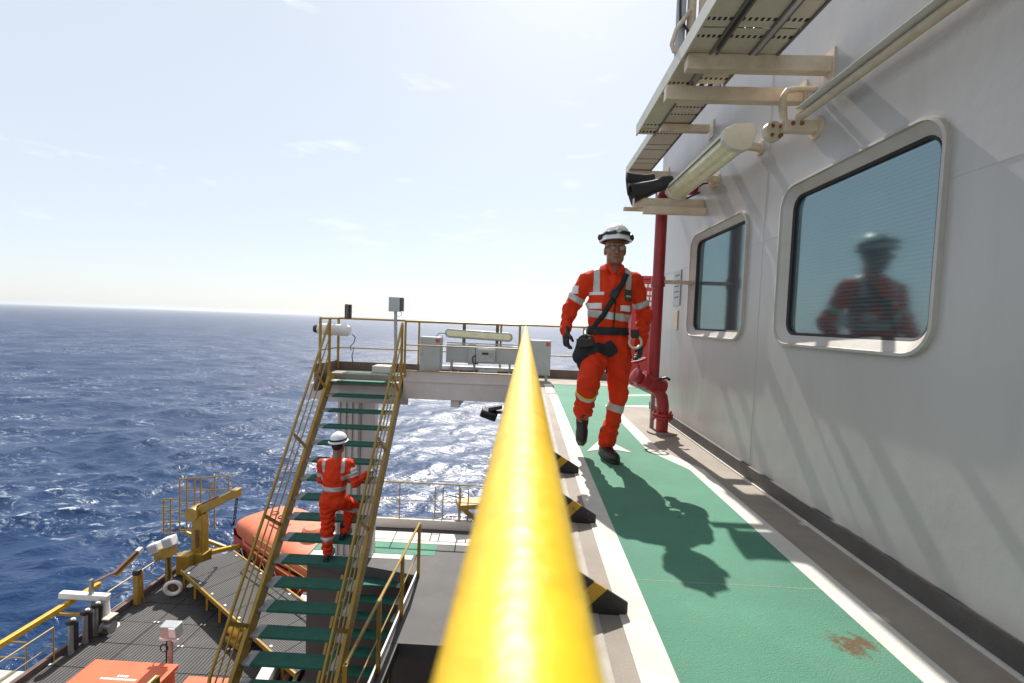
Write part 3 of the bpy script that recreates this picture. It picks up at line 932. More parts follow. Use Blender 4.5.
lamp_sweep([(-0.088, 0.030), (0.075, 0.055), (0.085, 0.03), (0.070, -0.060), (0.03, -0.075), (-0.045, -0.055), (-0.085, -0.02)], 3.26, 4.46, 'lens', 'lamp_lens', 0.006)
lamp_sweep([(-0.105, 0.018), (-0.092, 0.058), (0.0, 0.088), (0.085, 0.092), (0.115, 0.045), (0.10, 0.03), (0.072, 0.060), (-0.088, 0.034)], 3.25, 4.47, 'housing', 'lamp_body', 0.003)
for y0, y1 in ((3.20, 3.26), (4.46, 4.52)):
    lamp_sweep([(-0.108, -0.02), (-0.108, 0.055), (-0.03, 0.095), (0.085, 0.10), (0.118, 0.05), (0.088, -0.065), (0.03, -0.09), (-0.06, -0.07)], y0, y1, 'end_cap', 'lamp_body', 0.008)
for y in (3.45, 4.2):
    MB().bar((FX + 0.07, y, FZ + 0.05), (WX, y, FZ + 0.03), 0.04, 0.05).build('bracket', 'beige', fl, bevel=0.004)
    MB().lathe((WX, y, FZ + 0.03), [(0.02, -0.012), (0.055, -0.012), (0.055, 0.0), (0.02, 0.0)], 14, (1, 0, 0)).build('pad', 'beige', fl)
MB().tube([(FX, 4.515, FZ + 0.0), (FX + 0.05, 4.6, FZ - 0.06), (FX + 0.16, 4.62, FZ - 0.02), (WX - 0.01, 4.6, FZ + 0.03)], 0.009, 7).build('cable', 'cable', fl)

# ---- wall pipe with blank flange above the big window
wp = thing('wall_pipe', (1.55, 2.6, 2.3), 'cream wall pipe ending in a rusty bolted flange above the large window', 'pipe')
MB().tube([(1.555, -2.5, 2.33), (1.555, 2.78, 2.345)], 0.022, 14).build('pipe', 'beige', wp)
MB().box((1.50, -2.5, 2.372), (1.60, 2.72, 2.378)).build('rain_strip', 'white_paint', wp)
MB().bar((1.47, 2.79, 2.30), (WX, 2.79, 2.30), 0.055, 0.065).build('bracket', 'beige', wp, bevel=0.004)
MB().lathe((WX, 2.79, 2.30), [(0.02, -0.01), (0.065, -0.01), (0.065, 0.0), (0.02, 0.0)], 14, (1, 0, 0)).build('pad', 'beige', wp)
for y in (2.755, 2.758):
    for x in (1.515, 1.565):
        MB().lathe((x, 2.775, 2.31), [(0.004, -0.02), (0.012, -0.02), (0.012, 0.0), (0.004, 0)], 8, (0, 1, 0)).build('bolt', 'stain_rust', wp)
    break
fg = MB().lathe((1.435, 2.83, 2.285), [(0.02, -0.02), (0.058, -0.02), (0.060, -0.014), (0.060, 0.016), (0.02, 0.016)], 26, (-0.25, 1, 0)).build('flange', 'beige', wp)
for i in range(4):
    a = pi / 2 * i + 0.75
    MB().lathe((1.435 + 0.038 * cos(a) + 0.01, 2.815, 2.285 + 0.038 * sin(a)), [(0.003, -0.016), (0.011, -0.016), (0.011, 0.002), (0.003, 0.002)], 8, (-0.25, 1, 0)).build('bolt', 'stain_rust', fg)
MB().tube([(1.50, 2.82, 2.33), (1.492, 2.83, 2.38), (1.49, 2.84, 2.44), (1.49, 2.84, 2.50)] + [(1.51, 2.84, 2.535), (1.56, 2.84, 2.545), (WX, 2.84, 2.545)], [0.015, 0.022, 0.024, 0.018, 0.017, 0.017, 0.017], 10).build('nozzle', 'beige', wp)

# ---- overhead cable trays
def tray(name, label, lanes, y0, y1, z, beams, panel=0.62):
    t = thing(name, (lanes[0][0], (y0 + y1) / 2, z), label, 'cable tray')
    for li, (xa, xb, ya, yb) in enumerate(lanes):
        y = ya
        j = 0
        while y < yb - 0.05:
            ye = min(y + panel, yb)
            p = MB().box((xa, y + 0.006, z), (xb, ye - 0.006, z + 0.004)).build('tray_panel', 'tray_metal', t)
            sl = MB()
            nx = max(3, int((xb - xa) / 0.028))
            for q in range(nx):
                xx = xa + (q + 0.5) * (xb - xa) / nx
                for yy in (y + 0.07, ye - 0.07):
                    sl.box((xx - 0.007, yy - 0.012, z - 0.0015), (xx + 0.007, yy + 0.012, z + 0.001))
            sl.build('slot_row', 'slot_black', p)['kind'] = 'stuff'
            y = ye; j += 1
        for xx in (xa, xb):
            MB().box((xx - 0.006, ya, z - 0.012), (xx + 0.006, yb, z + 0.075)).build('side_flange', 'tray_dark' if (li, xx) != (0, xa) else 'lamp_body', t)
        for q in range(3):
            cx = xa + (xb - xa) * (0.25 + 0.25 * q)
            MB().tube([(cx, ya, z + 0.03), (cx + 0.01, (ya + yb) / 2, z + 0.032), (cx, yb, z + 0.03)], 0.02, 6).build('cable', 'cable', t)
    for (yb_, xa, xb, zz, h) in beams:
        b = MB().box((xa, yb_ - 0.03, zz - h), (xb, yb_ + 0.03, zz)).build('support_beam', 'beige', t, bevel=0.004)
        if xb >= WX - 0.03:
            MB().plate([(WX - 0.001, yb_ + 0.05, zz - h - 0.05), (WX - 0.001, yb_ + 0.05, zz + 0.04), (WX - 0.001, yb_ - 0.05, zz + 0.04), (WX - 0.001, yb_ - 0.05, zz - h - 0.05)], (-1, 0, 0), 0.008).build('pad', 'beige', b)
    return t


tray('cable_tray', 'wide perforated cable tray of three lanes overhanging the walkway on two wall beams',
     [(0.845, 0.985, -2.5, 3.82), (1.02, 1.205, -2.5, 3.02), (1.24, 1.36, -2.5, 2.86)], -2.5, 4.12, 2.655,
     [(2.71, 0.86, WX, 2.653, 0.085), (2.96, 0.82, WX - 0.01, 2.60, 0.085), (1.3, 0.86, WX, 2.653, 0.085)])
tray('cable_tray', 'narrow cable tray below the wide one, ending above the black loudspeaker',
     [(1.19, 1.46, 3.72, 5.86)], 3.72, 5.86, 3.0,
     [(4.4, 1.19, 1.64, 2.987, 0.065), (5.72, 1.18, WX, 2.987, 0.085)], panel=0.42)
cd = thing('conduit_riser', (0.93, 2.9, 2.7), 'pale conduit bundle with bent loop rising past the edge of the wide cable tray', 'pipe')
MB().tube([(0.90, 2.98, 2.66), (0.90, 2.98, 3.9)], 0.030, 12).build('conduit', 'cabinet_grey', cd)
MB().tube([(0.965, 2.98, 2.72), (0.965, 2.98, 3.9)], 0.028, 12).build('conduit', 'beige', cd)
MB().tube([(1.02, 2.95, 3.9), (1.02, 2.95, 3.0), (1.05, 2.95, 2.9)], 0.022, 10).build('conduit', 'beige', cd)
MB().tube([(0.94, 2.93, 3.05), (0.86, 2.92, 2.93), (0.835, 2.92, 2.84), (0.85, 2.92, 2.80), (0.90, 2.92, 2.78), (0.99, 2.92, 2.78)], 0.014, 8).build('bent_loop', 'beige', cd)
MB().tube([(0.885, 2.94, 3.9), (0.875, 2.94, 3.2), (0.885, 2.94, 3.0), (0.94, 2.94, 2.93)], 0.008, 6).build('cable', 'cable', cd)

# ---- things on the far landing
railing('landing_railing', 'yellow railing along the seaward back edge of the landing', [(-3.72, 8.93, 0.02), (6.0, 8.93, 0.02)], 1.0, (0.42,), r=0.02, spacing=1.55)
railing('landing_railing', 'yellow railing on the landing between the green staircase and the thick handrail', [(-2.13, 8.02, 0.02), (-0.10, 8.02, 0.02)], 1.0, (0.12, 0.58), r=0.02, mr=0.011, spacing=1.9)
railing('landing_railing', 'short yellow side railing of the landing beside the white canister', [(-3.70, 8.1, 0.02), (-3.70, 8.90, 0.02)], 1.0, (0.42,), r=0.022, pr=0.026, spacing=0.45)


def cabinet(x0, x1, y0, label, h0, h1):
    t = thing('control_cabinet', ((x0 + x1) / 2, y0, 0), label, 'cabinet', None)
    MB().box((x0, y0, h0), (x1, y0 + 0.22, h1)).build('body', 'cabinet_grey', t, bevel=0.006)
    MB().box((x0 + 0.012, y0 - 0.014, h0 + 0.012), (x1 - 0.012, y0 - 0.001, h1 - 0.012)).build('door', 'cabinet_grey', t, bevel=0.004)
    MB().box((x1 - 0.095, y0 - 0.017, h1 - 0.10), (x1 - 0.02, y0 - 0.0145, h1 - 0.03)).build('mark', 'red_mark', t)
    MB().box((x0 + 0.03, y0 - 0.03, (h0 + h1) / 2 - 0.03), (x0 + 0.045, y0 - 0.014, (h0 + h1) / 2 + 0.03)).build('handle', 'steel', t)
    for x in (x0 + 0.05, x1 - 0.09):
        MB().box((x, y0 + 0.04, 0.0), (x + 0.05, y0 + 0.16, h0)).build('leg', 'cabinet_grey', t)
    return t


cabinet(-1.93, -1.545, 8.3, 'grey control cabinet with red corner mark at the foot of the landing railing', 0.11, 0.745)
cabinet(0.10, 0.475, 8.3, 'grey control cabinet with red corner mark at the end of the green lane', 0.11, 0.755)
tf = thing('tube_floodlight', (-0.9, 8.9, 0.8), 'long rounded fluorescent floodlight fixed to the back railing of the landing', 'lamp')
vs = rrect(-1.575, -0.245, 0.70, 0.875, 0.085)
tilt = lambda x, z: (x, z - (x + 0.9) * 0.035)
MB().plate([(tilt(x, z)[0], 8.84, tilt(x, z)[1]) for x, z in vs], (0, 1, 0), 0.08).build('housing', 'steel', tf, bevel=0.012)
vs = rrect(-1.535, -0.285, 0.735, 0.845, 0.05)
MB().plate([(tilt(x, z)[0], 8.825, tilt(x, z)[1]) for x, z in vs], (0, 1, 0), 0.02).build('lens', 'lamp_lens', tf, bevel=0.005)
for x in (-1.2, -0.55):
    MB().box((x - 0.03, 8.86, 0.45), (x + 0.03, 8.90, 1.0)).build('bracket', 'coaming', tf)
MB().tube([(-1.56, 8.86, 0.8), (-1.68, 8.8, 0.80), (-1.74, 8.75, 0.72), (-1.66, 8.7, 0.64), (-1.58, 8.7, 0.66), (-1.60, 8.7, 0.76)], 0.008, 6).build('cable', 'cable', tf)
dt = thing('duct_box', (-0.9, 8.75, 0.3), 'long grey duct box with a mounted device behind the landing railing', 'duct')
MB().box((-1.5, 8.62, 0.26), (0.02, 8.80, 0.60)).build('body', 'cabinet_grey', dt, bevel=0.008)
MB().box((-1.07, 8.56, 0.24), (-0.93, 8.62, 0.63)).build('flange', 'steel', dt, bevel=0.006)
dv = MB().box((-0.92, 8.50, 0.28), (-0.55, 8.61, 0.55)).build('device', 'cabinet_grey', dt, bevel=0.02)
MB().box((-0.80, 8.49, 0.44), (-0.68, 8.50, 0.48)).build('display', 'black_plastic', dv)
MB().lathe((-0.63, 8.50, 0.44), [(0.01, -0.03), (0.03, -0.03), (0.03, 0.0), (0.01, 0.0)], 12, (0, 1, 0)).build('knob', 'steel', dv)
MB().tube([(-0.92, 8.5, 0.42), (-0.98, 8.46, 0.38), (-0.96, 8.46, 0.28), (-0.86, 8.46, 0.26)], 0.012, 6).build('cable', 'cable', dt)
for x in (-1.42, -0.98, -0.3):
    MB().box((x, 8.66, 0.0), (x + 0.04, 8.76, 0.26)).build('leg', 'steel', dt)
MB().box((-0.86, 8.45, 0.0), (-0.50, 8.6, 0.14)).build('foot_box', 'cabinet_grey', dt, bevel=0.006)
MB().box((-1.5, 8.69, 0.62), (0.02, 8.72, 0.64)).build('conduit', 'steel', dt)
wp2 = thing('wide_pipe', (-0.9, 8.7, 0.14), 'pale horizontal pipe lying behind the grey cabinet on the landing', 'pipe')
MB().tube([(-1.6, 8.82, 0.13), (0.05, 8.82, 0.13)], 0.05, 14).build('pipe', 'white_paint', wp2)
for x in (-1.3, -0.3):
    MB().box((x, 8.77, 0.0), (x + 0.04, 8.87, 0.1)).build('support', 'steel', wp2)

bp_ = thing('post_box', (-2.6, 8.85, 0), 'grey equipment box on a thin pole above the landing railing', 'equipment box')
MB().tube([(-2.53, 8.86, 0.17), (-2.56, 8.86, 1.2)], 0.032, 12).build('pole', 'steel', bp_)
MB().box((-2.675, 8.77, 1.19), (-2.46, 8.90, 1.47)).build('box', 'cabinet_grey', bp_, bevel=0.008)
MB().box((-2.46, 8.80, 1.20), (-2.41, 8.92, 1.465)).build('side_cover', 'coaming', bp_, bevel=0.004)
MB().tube([(-2.45, 8.85, 1.19), (-2.43, 8.85, 1.13), (-2.48, 8.85, 1.10), (-2.53, 8.85, 1.1)], 0.006, 6).build('cable', 'cable', bp_)
cn = thing('white_canister', (-3.85, 8.75, 0.75), 'white horizontal canister with dark end clamped to the landing side railing', 'canister')
MB().tube([(-4.02, 8.72, 0.80), (-3.98, 8.72, 0.80), (-3.97, 8.72, 0.80), (-3.45, 8.72, 0.79), (-3.40, 8.72, 0.79)], [0.085, 0.10, 0.11, 0.115, 0.08], 20).build('body', 'white_paint', cn)
MB().tube([(-4.10, 8.72, 0.80), (-4.02, 8.72, 0.80)], [0.07, 0.085], 18).build('end_cap', 'black_plastic', cn)
MB().tube([(-3.82, 8.72, 0.80), (-3.75, 8.72, 0.80)], 0.121, 20).build('strap', 'steel', cn)
MB().tube([(-3.36, 8.74, 0.72), (-3.30, 8.74, 0.66), (-3.33, 8.74, 0.55), (-3.40, 8.74, 0.48), (-3.38, 8.74, 0.40), (-3.32, 8.74, 0.45), (-3.36, 8.74, 0.30), (-3.34, 8.74, 0.18)], 0.009, 6).build('cable', 'cable', cn)
MB().tube([(-3.98, 8.74, 0.58), (-3.98, 8.74, 1.02)], 0.012, 8).build('bracket', 'coaming', cn)
sg = thing('signal_lamp', (-3.6, 8.93, 1.0), 'small black stacked signal lamp on top of the back railing', 'lamp')
MB().box((-3.58, 8.88, 1.02), (-3.46, 8.96, 1.30)).build('housing', 'black_plastic', sg, bevel=0.008)
for z in (1.07, 1.14, 1.21, 1.27):
    MB().lathe((-3.52, 8.88, z), [(0.01, -0.03), (0.035, -0.03), (0.035, 0.0), (0.01, 0.0)], 12, (0, 1, 0)).build('lens', 'coaming', sg)
lf = thing('bulkhead_lamp', (-0.25, 5.9, -0.2), 'black floodlight fixed under the walkway edge beside the yellow rail', 'lamp')
MB().obox((-0.44, 5.95, -0.14), 0.11, 0.07, 0.055, Matrix.Rotation(radians(18), 3, 'Y') @ Matrix.Rotation(radians(20), 3, 'X')).build('housing', 'black_plastic', lf, bevel=0.02)
MB().obox((-0.36, 5.95, -0.06), 0.09, 0.05, 0.025, Matrix.Rotation(radians(-14), 3, 'Y')).build('hood', 'black_plastic', lf, bevel=0.01)
MB().bar((-0.36, 5.97, -0.12), (-0.12, 5.97, -0.12), 0.03, 0.04).build('arm', 'black_plastic', lf)
# red locker with white lettering beyond the pipe
rc = thing('red_locker', (2.4, 8.5, 0), 'red fire equipment locker with white lettering beyond the red pipe', 'locker')
MB().box((1.95, 8.50, 0.15), (2.75, 8.80, 1.95)).build('body', 'sign_red', rc, bevel=0.01)
MB().box((1.92, 8.47, 1.95), (2.78, 8.82, 2.01)).build('top', 'sign_red', rc, bevel=0.005)
for i, z in enumerate((1.80, 1.66, 1.56, 1.46)):
    x = 2.02
    while x < 2.62:
        w = random.choice((0.03, 0.04, 0.05))
        if i != 0 or x < 2.45:
            MB().box((x, 8.494, z), (x + w, 8.4995, z + (0.06 if i == 0 else 0.07))).build('letter_stroke', 'print_white', rc)
        x += w + random.choice((0.018, 0.025))
for x in (2.0, 2.65):
    MB().box((x, 8.55, 0.0), (x + 0.06, 8.7, 0.15)).build('leg', 'sign_red', rc)

# ================================================================== STAIRS
RISE, RUN, SY, SZ = 0.238, 0.182, 8.1, -0.1
SL = RISE / RUN
SA = atan(SL)
PERP = Vector((0, -sin(SA), cos(SA)))


def staircase(label, xl, xr, y0, z0, n, rails, zfloor):
    t = thing('staircase', ((xl + xr) / 2, y0 - RUN * n, zfloor), label, 'staircase')
    for i in range(n):
        y, z = y0 - RUN * i, z0 - RISE * i
        tr = MB().box((xl + 0.115, y, z - 0.035), (xr - 0.115, y + 0.235, z)).build('tread', 'tread_green', t, bevel=0.004)
        for a, b in ((xl, xl + 0.115), (xr - 0.115, xr)):
            MB().box((a, y + 0.004, z - 0.032), (b, y + 0.235, z - 0.003)).build('tread_end', 'tread_grey', tr)
    for x in (xl - 0.03, xr + 0.03):
        a = Vector((x, y0 + 0.12, z0 + 0.12 * SL - 0.06))
        b = Vector((x, y0 - RUN * n - 0.02, z0 - (RUN * n + 0.02) * SL - 0.06))
        st = MB().bar(a, b, 0.055, 0.20, up=PERP).build('stringer', 'yellow', t, bevel=0.006)
        for q in range(n):
            c_ = a.lerp(b, (q + 0.75) / (n + 0.8))
            MB().lathe(c_, [(0.004, -0.036), (0.014, -0.036), (0.014, 0.036), (0.004, 0.036)], 6, (1, 0, 0)).build('bolt', 'tread_grey', st)
        if not rails:
            continue
        top = Vector((x, y0, z0 + 1.08)); bot = Vector((x, y0 - RUN * n + 0.02, z0 + 0.94 - (RUN * n - 0.02) * SL))
        s = 1 if x > xl else -1
        MB().tube([(x, y0, z0 + 0.1), top + Vector((0, 0, -0.02))], 0.024, 10).build('end_post', 'yellow', t)
        ln = [top, top.lerp(bot, 0.5), bot, bot + Vector((0, -0.03, -0.10)), Vector((x, bot.y - 0.04, zfloor))]
        MB().tube(ln, 0.021, 12).build('handrail', 'yellow', t)
        for off in (0.30, 0.58):
            d = Vector((0, 0, -off))
            MB().tube([top + d + Vector((0, 0.0, 0.0)), bot + d + Vector((0, -0.02, 0))], 0.011, 8).build('mid_rail', 'yellow', t)
        for f in (0.06, 0.27, 0.50, 0.74, 0.95):
            p = a.lerp(b, f) + PERP * 0.1
            MB().bar(p, p + PERP * 0.49, 0.05, 0.012, up=(1, 0, 0)).build('rail_strut', 'yellow', t)
    return t


staircase('yellow steel staircase with green treads that the climbing worker is on', -3.5, -2.24, SY, SZ, 17, True, IZ)
staircase('lower flight of green treads half hidden under the upper staircase', -3.55, -2.33, 9.0, -4.42, 12, False, LZ)
railing('deck_edge_railing', 'yellow railing along the edge of the dark intermediate deck below the stairs', [(-2.0, 5.2, IZ), (-2.0, 9.0, IZ)], 1.12, (0.55,), r=0.024, mr=0.012, pr=0.028, spacing=1.27, square=True)
railing('deck_edge_railing', 'yellow railing on the seaward edge of the intermediate deck below the landing', [(-4.5, 11.15, IZ + 0.2), (3.0, 11.15, IZ + 0.2)], 0.95, (0.5, 0.05), r=0.02, mr=0.011, pr=0.014, spacing=1.5)
# small landing where the upper flight ends
land = structure(MB().box((-4.3, 2.0, IZ - 0.2), (-2.0, 4.95, IZ)).build('lower_landing', 'deck_grey'))
structure(MB().box((-2.05, 4.96, IZ - 0.2), (-1.88, 7.09, IZ)).build('side_ledge', 'deck_grey'))
t = railing('landing_railing', 'yellow railing at the foot of the upper staircase with a square post', [(-4.2, 5.05, IZ), (-4.2, 3.6, IZ)], 0.95, (0.5,), r=0.024, pr=0.028, spacing=1.4, square=True)
# toe strip of the intermediate deck edge
MB().box((-2.05, 5.2, IZ - 0.26), (-2.02, 9.05, IZ + 0.10)).build('toe_plate', 'beam_white', mid)
MB().box((-2.10, 7.6, IZ - 0.15), (-2.06, 9.0, IZ - 0.08)).build('conduit', 'print_white', mid)
# ladder cage on the seaward edge
lc = thing('ladder_cage', (-1.7, 11.35, IZ), 'small yellow ladder cage outside the seaward railing of the intermediate deck', 'ladder')
for x in (-2.15, -1.95, -1.5, -1.3):
    MB().tube([(x, 11.4, IZ - 0.6), (x, 11.4, IZ + 0.98)], 0.016, 8).build('upright', 'yellow', lc)
for z in (-0.3, 0.0, 0.3, 0.6):
    MB().tube([(-2.15, 11.4, IZ + z), (-1.95, 11.4, IZ + z)], 0.012, 6).build('rung', 'yellow', lc)
MB().obox((-1.25, 11.5, IZ + 0.55), 0.35, 0.25, 0.06, rz=0.3).build('bracket', 'yellow', lc, bevel=0.02)
MB().bar((-1.55, 11.4, IZ + 0.55), (-1.0, 11.4, IZ + 0.1), 0.06, 0.10).build('brace', 'yellow', lc)

# ================================================================== LOWER BOAT DECK
railing('boat_deck_railing', 'yellow railing along the outer edge of the grated boat deck', [(-13.25, 8.0, LZ), (-13.25, 12.3, LZ)], 1.0, (0.5,), r=0.022, spacing=1.5)
railing('boat_deck_railing', 'yellow railing past the white davit on the boat deck edge', [(-13.25, 14.0, LZ), (-13.25, 16.6, LZ)], 1.0, (0.33, 0.66), r=0.025, pr=0.06, spacing=1.3)
railing('boat_deck_railing', 'yellow cross railing in front of the orange hatch box', [(-13.25, 10.35, LZ), (-10.9, 10.15, LZ)], 0.95, (0.5,), r=0.025, spacing=1.1)
ed = structure(MB().box((-13.42, 8, LZ - 0.1), (-13.28, 18.5, LZ + 0.16)).build('deck_edge_coaming', 'coaming'))
structure(MB().box((-15.2, 8.6, LZ - 0.2), (-13.45, 11.9, LZ - 0.02)).build('outboard_platform', 'pale_deck'))
railing('outboard_railing', 'thin yellow railing around the pale outboard platform', [(-15.1, 8.6, LZ), (-15.1, 11.8, LZ), (-13.5, 11.8, LZ)], 0.9, (0.45,), r=0.018, spacing=1.6)
# raised muster platform next to the lifeboat
D = Vector((0.83, -0.56, 0)).normalized()
Nn = Vector((0.56, 0.83, 0)).normalized()
A0 = Vector((-12.45, 16.15, 0))
RP = LZ + 0.6


def q2(u, v, z=0.0):
    p = A0 + D * u + Nn * v
    return Vector((p.x, p.y, z))


rp_ = thing('muster_platform', q2(0, 0, LZ), 'raised grey grating platform with yellow edge beside the orange lifeboat', 'platform')
for i in range(8):
    a = i * 1.0
    MB().add([q2(a + 0.01, 0.0, RP - 0.04), q2(a + 0.985, 0.0, RP - 0.04), q2(a + 0.985, 1.75, RP - 0.04), q2(a + 0.01, 1.75, RP - 0.04),
              q2(a + 0.01, 0.0, RP), q2(a + 0.985, 0.0, RP), q2(a + 0.985, 1.75, RP), q2(a + 0.01, 1.75, RP)],
             [(0, 3, 2, 1), (4, 5, 6, 7), (0, 1, 5, 4), (1, 2, 6, 5), (2, 3, 7, 6), (3, 0, 4, 7)]).build('grating_panel', 'grating_fine', rp_)
    for v in (0.06, 1.68):
        MB().obox(q2(a + 0.5, v, RP + 0.012), 0.045, 0.03, 0.012, rz=-0.6).build('grating_clip', 'print_white', rp_)
MB().bar(q2(0, -0.03, RP - 0.06), q2(8, -0.03, RP - 0.06), 0.05, 0.14).build('edge_beam', 'yellow', rp_)
MB().bar(q2(0, 1.79, RP - 0.06), q2(8, 1.79, RP - 0.06), 0.05, 0.14).build('edge_beam', 'yellow', rp_)
for i in range(8):
    for v in (0.0, 1.7):
        MB().bar(q2(0.3 + i, v, LZ), q2(0.3 + i, v, RP - 0.04), 0.08, 0.08).build('leg', 'yellow', rp_)
railing('platform_railing', 'yellow three bar railing between the muster platform and the lifeboat', [q2(1.3, 1.95, RP), q2(8, 1.95, RP)], 0.95, (0.32, 0.64), r=0.025, mr=0.016, spacing=1.35)

# ---- lifeboat
lbt = thing('lifeboat', q2(5, 4.2, -10.2), 'enclosed orange lifeboat with pale sunlit canopy behind the stairs', 'lifeboat')
LBC = q2(2.1, 3.6, 0)


def boat_loft(sections, name, m, parent):
    vs, fs = [], []
    n = len(sections[0][1])
    for u, sec in sections:
        for w, z in sec:
            p = LBC + D * u + Nn * w
            vs.append((p.x, p.y, z))
    for i in range(len(sections) - 1):
        for kk in range(n - 1):
            fs.append((i * n + kk, i * n + kk + 1, (i + 1) * n + kk + 1, (i + 1) * n + kk))
    fs.append(tuple(range(n))); fs.append(tuple(range((len(sections) - 1) * n, len(sections) * n))[::-1])
    o = MB().add(vs, fs).build(name, m, parent)
    return o


def hull_sec(s, b, zt=-8.42):
    pts = []
    for i in range(15):
        a = pi * i / 14
        pts.append((-b * cos(a), zt - (s * abs(sin(a)) ** 0.6)))
    return pts


def canopy_sec(h, b, zt=-8.40):
    pts = []
    for i in range(17):
        a = pi * i / 16
        ca = cos(a)
        pts.append((-b * math.copysign(abs(ca) ** 0.55, ca), zt + h * abs(sin(a)) ** 0.55))
    return pts


boat_loft([(-3.9, hull_sec(1.3, 0.85)), (-3.7, hull_sec(1.7, 1.15)), (-3.2, hull_sec(2.1, 1.35)), (-1.5, hull_sec(2.4, 1.45)), (0.5, hull_sec(2.4, 1.5)), (2.5, hull_sec(2.2, 1.35)), (3.6, hull_sec(1.6, 0.8)), (4.1, hull_sec(0.8, 0.2))], 'hull', 'boat_orange', lbt)
boat_loft([(-3.85, canopy_sec(0.08, 0.82)), (-3.6, canopy_sec(0.42, 1.10)), (-3.0, canopy_sec(0.58, 1.28)), (-2.0, canopy_sec(0.66, 1.38)), (0.0, canopy_sec(0.66, 1.42)), (2.0, canopy_sec(0.5, 1.25)), (3.2, canopy_sec(0.3, 0.85)), (3.7, canopy_sec(0.1, 0.5))], 'canopy', 'boat_orange_lit', lbt)
MB().tube([LBC + D * u + Nn * w + Vector((0, 0, -8.44)) for u, w in ((-3.8, -0.4), (-3.3, -1.0), (-2.0, -1.44), (0, -1.53), (2, -1.42), (3.3, -0.95))], 0.06, 8).build('fender', 'boat_orange', lbt)
for u in (-2.2, -1.3, -0.4):
    c = LBC + D * u + Nn * -1.46 + Vector((0, 0, -8.85))
    MB().obox(c, 0.22, 0.03, 0.14, rz=atan2(D.y, D.x)).build('window', 'gasket', lbt, bevel=0.02)
for u in (-2.4, -1.8):
    c = LBC + D * u + Vector((0, 0, -7.72))
    MB().tube(arc(c, 0.16, 0, 2 * pi, 14, (1, 0, 0), (0, 1, 0)), 0.02, 6, cap=False).build('lifting_ring', 'chain', lbt)
MB().lathe(LBC + D * 0.6 + Vector((0, 0, -7.80)), [(0.42, 0), (0.42, 0.28), (0.32, 0.36)], 18).build('hatch', 'boat_orange_lit', lbt)

for i in range(6):
    u0_ = -3.0 + i * 0.9
    pts = [LBC + D * (u0_ + 0.9 * t) + Nn * -1.53 + Vector((0, 0, -8.62 - 0.35 * sin(pi * t))) for t in np.linspace(0, 1, 9)]
    MB().tube(pts, 0.018, 5).build('grab_line', 'white_paint', lbt)
MB().obox(LBC + D * -1.2 + Nn * -0.4 + Vector((0, 0, -7.76)), 0.35, 0.28, 0.05, rz=atan2(D.y, D.x)).build('roof_hatch', 'boat_orange', lbt, bevel=0.02)

# ---- yellow deck crane
cr = thing('deck_crane', (-12.6, 17.35, RP - 0.6), 'yellow knuckle deck crane with a chain hook standing by the lifeboat', 'crane')
MB().bar((-12.62, 17.35, LZ), (-12.55, 17.35, LZ + 0.7), 0.55, 0.5).build('pedestal', 'yellow', cr, bevel=0.03)
MB().bar((-12.72, 17.38, LZ + 0.5), (-12.70, 17.42, -7.05), 0.42, 0.34, up=(0, 1, 0)).build('column', 'yellow', cr, bevel=0.04)
MB().bar((-12.42, 17.36, LZ + 0.5), (-12.48, 17.40, -7.0), 0.16, 0.22, up=(0, 1, 0)).build('column_side', 'yellow', cr, bevel=0.02)
MB().tube([(-12.62, 17.18, LZ + 0.9), (-12.66, 17.16, -7.6)], 0.05, 10).build('ram', 'coaming', cr)
MB().lathe((-12.85, 17.40, -6.98), [(0.05, -0.28), (0.26, -0.26), (0.26, 0.26), (0.05, 0.28)], 16, (0, 1, 0)).build('knuckle', 'yellow', cr)
MB().bar((-12.95, 17.40, -7.05), (-11.30, 17.45, -6.16), 0.30, 0.30).build('jib', 'yellow', cr, bevel=0.03)
MB().bar((-12.75, 17.40, -6.72), (-11.9, 17.43, -6.27), 0.16, 0.06).build('jib_hose', 'coaming', cr)
MB().obox((-11.25, 17.45, -6.14), 0.13, 0.18, 0.17, rz=0).build('jib_head', 'yellow', cr, bevel=0.03)
ch = MB()
for i in range(9):
    c = Vector((-11.21 - 0.012 * i, 17.45, -6.36 - i * 0.105))
    ux = (1, 0, 0) if i % 2 else (0, 1, 0)
    ch.tube(arc(c, 0.05, 0, 2 * pi, 8, ux, (0, 0, 1.4)), 0.016, 5, cap=False)
ch.build('chain', 'chain', cr)
MB().tube([(-11.32, 17.45, -7.28), (-11.34, 17.45, -7.42), (-11.40, 17.45, -7.48), (-11.46, 17.45, -7.42)], 0.04, 8).build('hook', 'chain', cr)
MB().box((-13.15, 16.75, LZ), (-12.65, 17.2, LZ + 0.75)).build('power_box', 'yellow', cr, bevel=0.02)
MB().bar((-12.35, 17.6, LZ + 0.5), (-11.3, 18.6, LZ + 0.45), 0.12, 0.16).build('foot_beam', 'yellow_clean', cr)

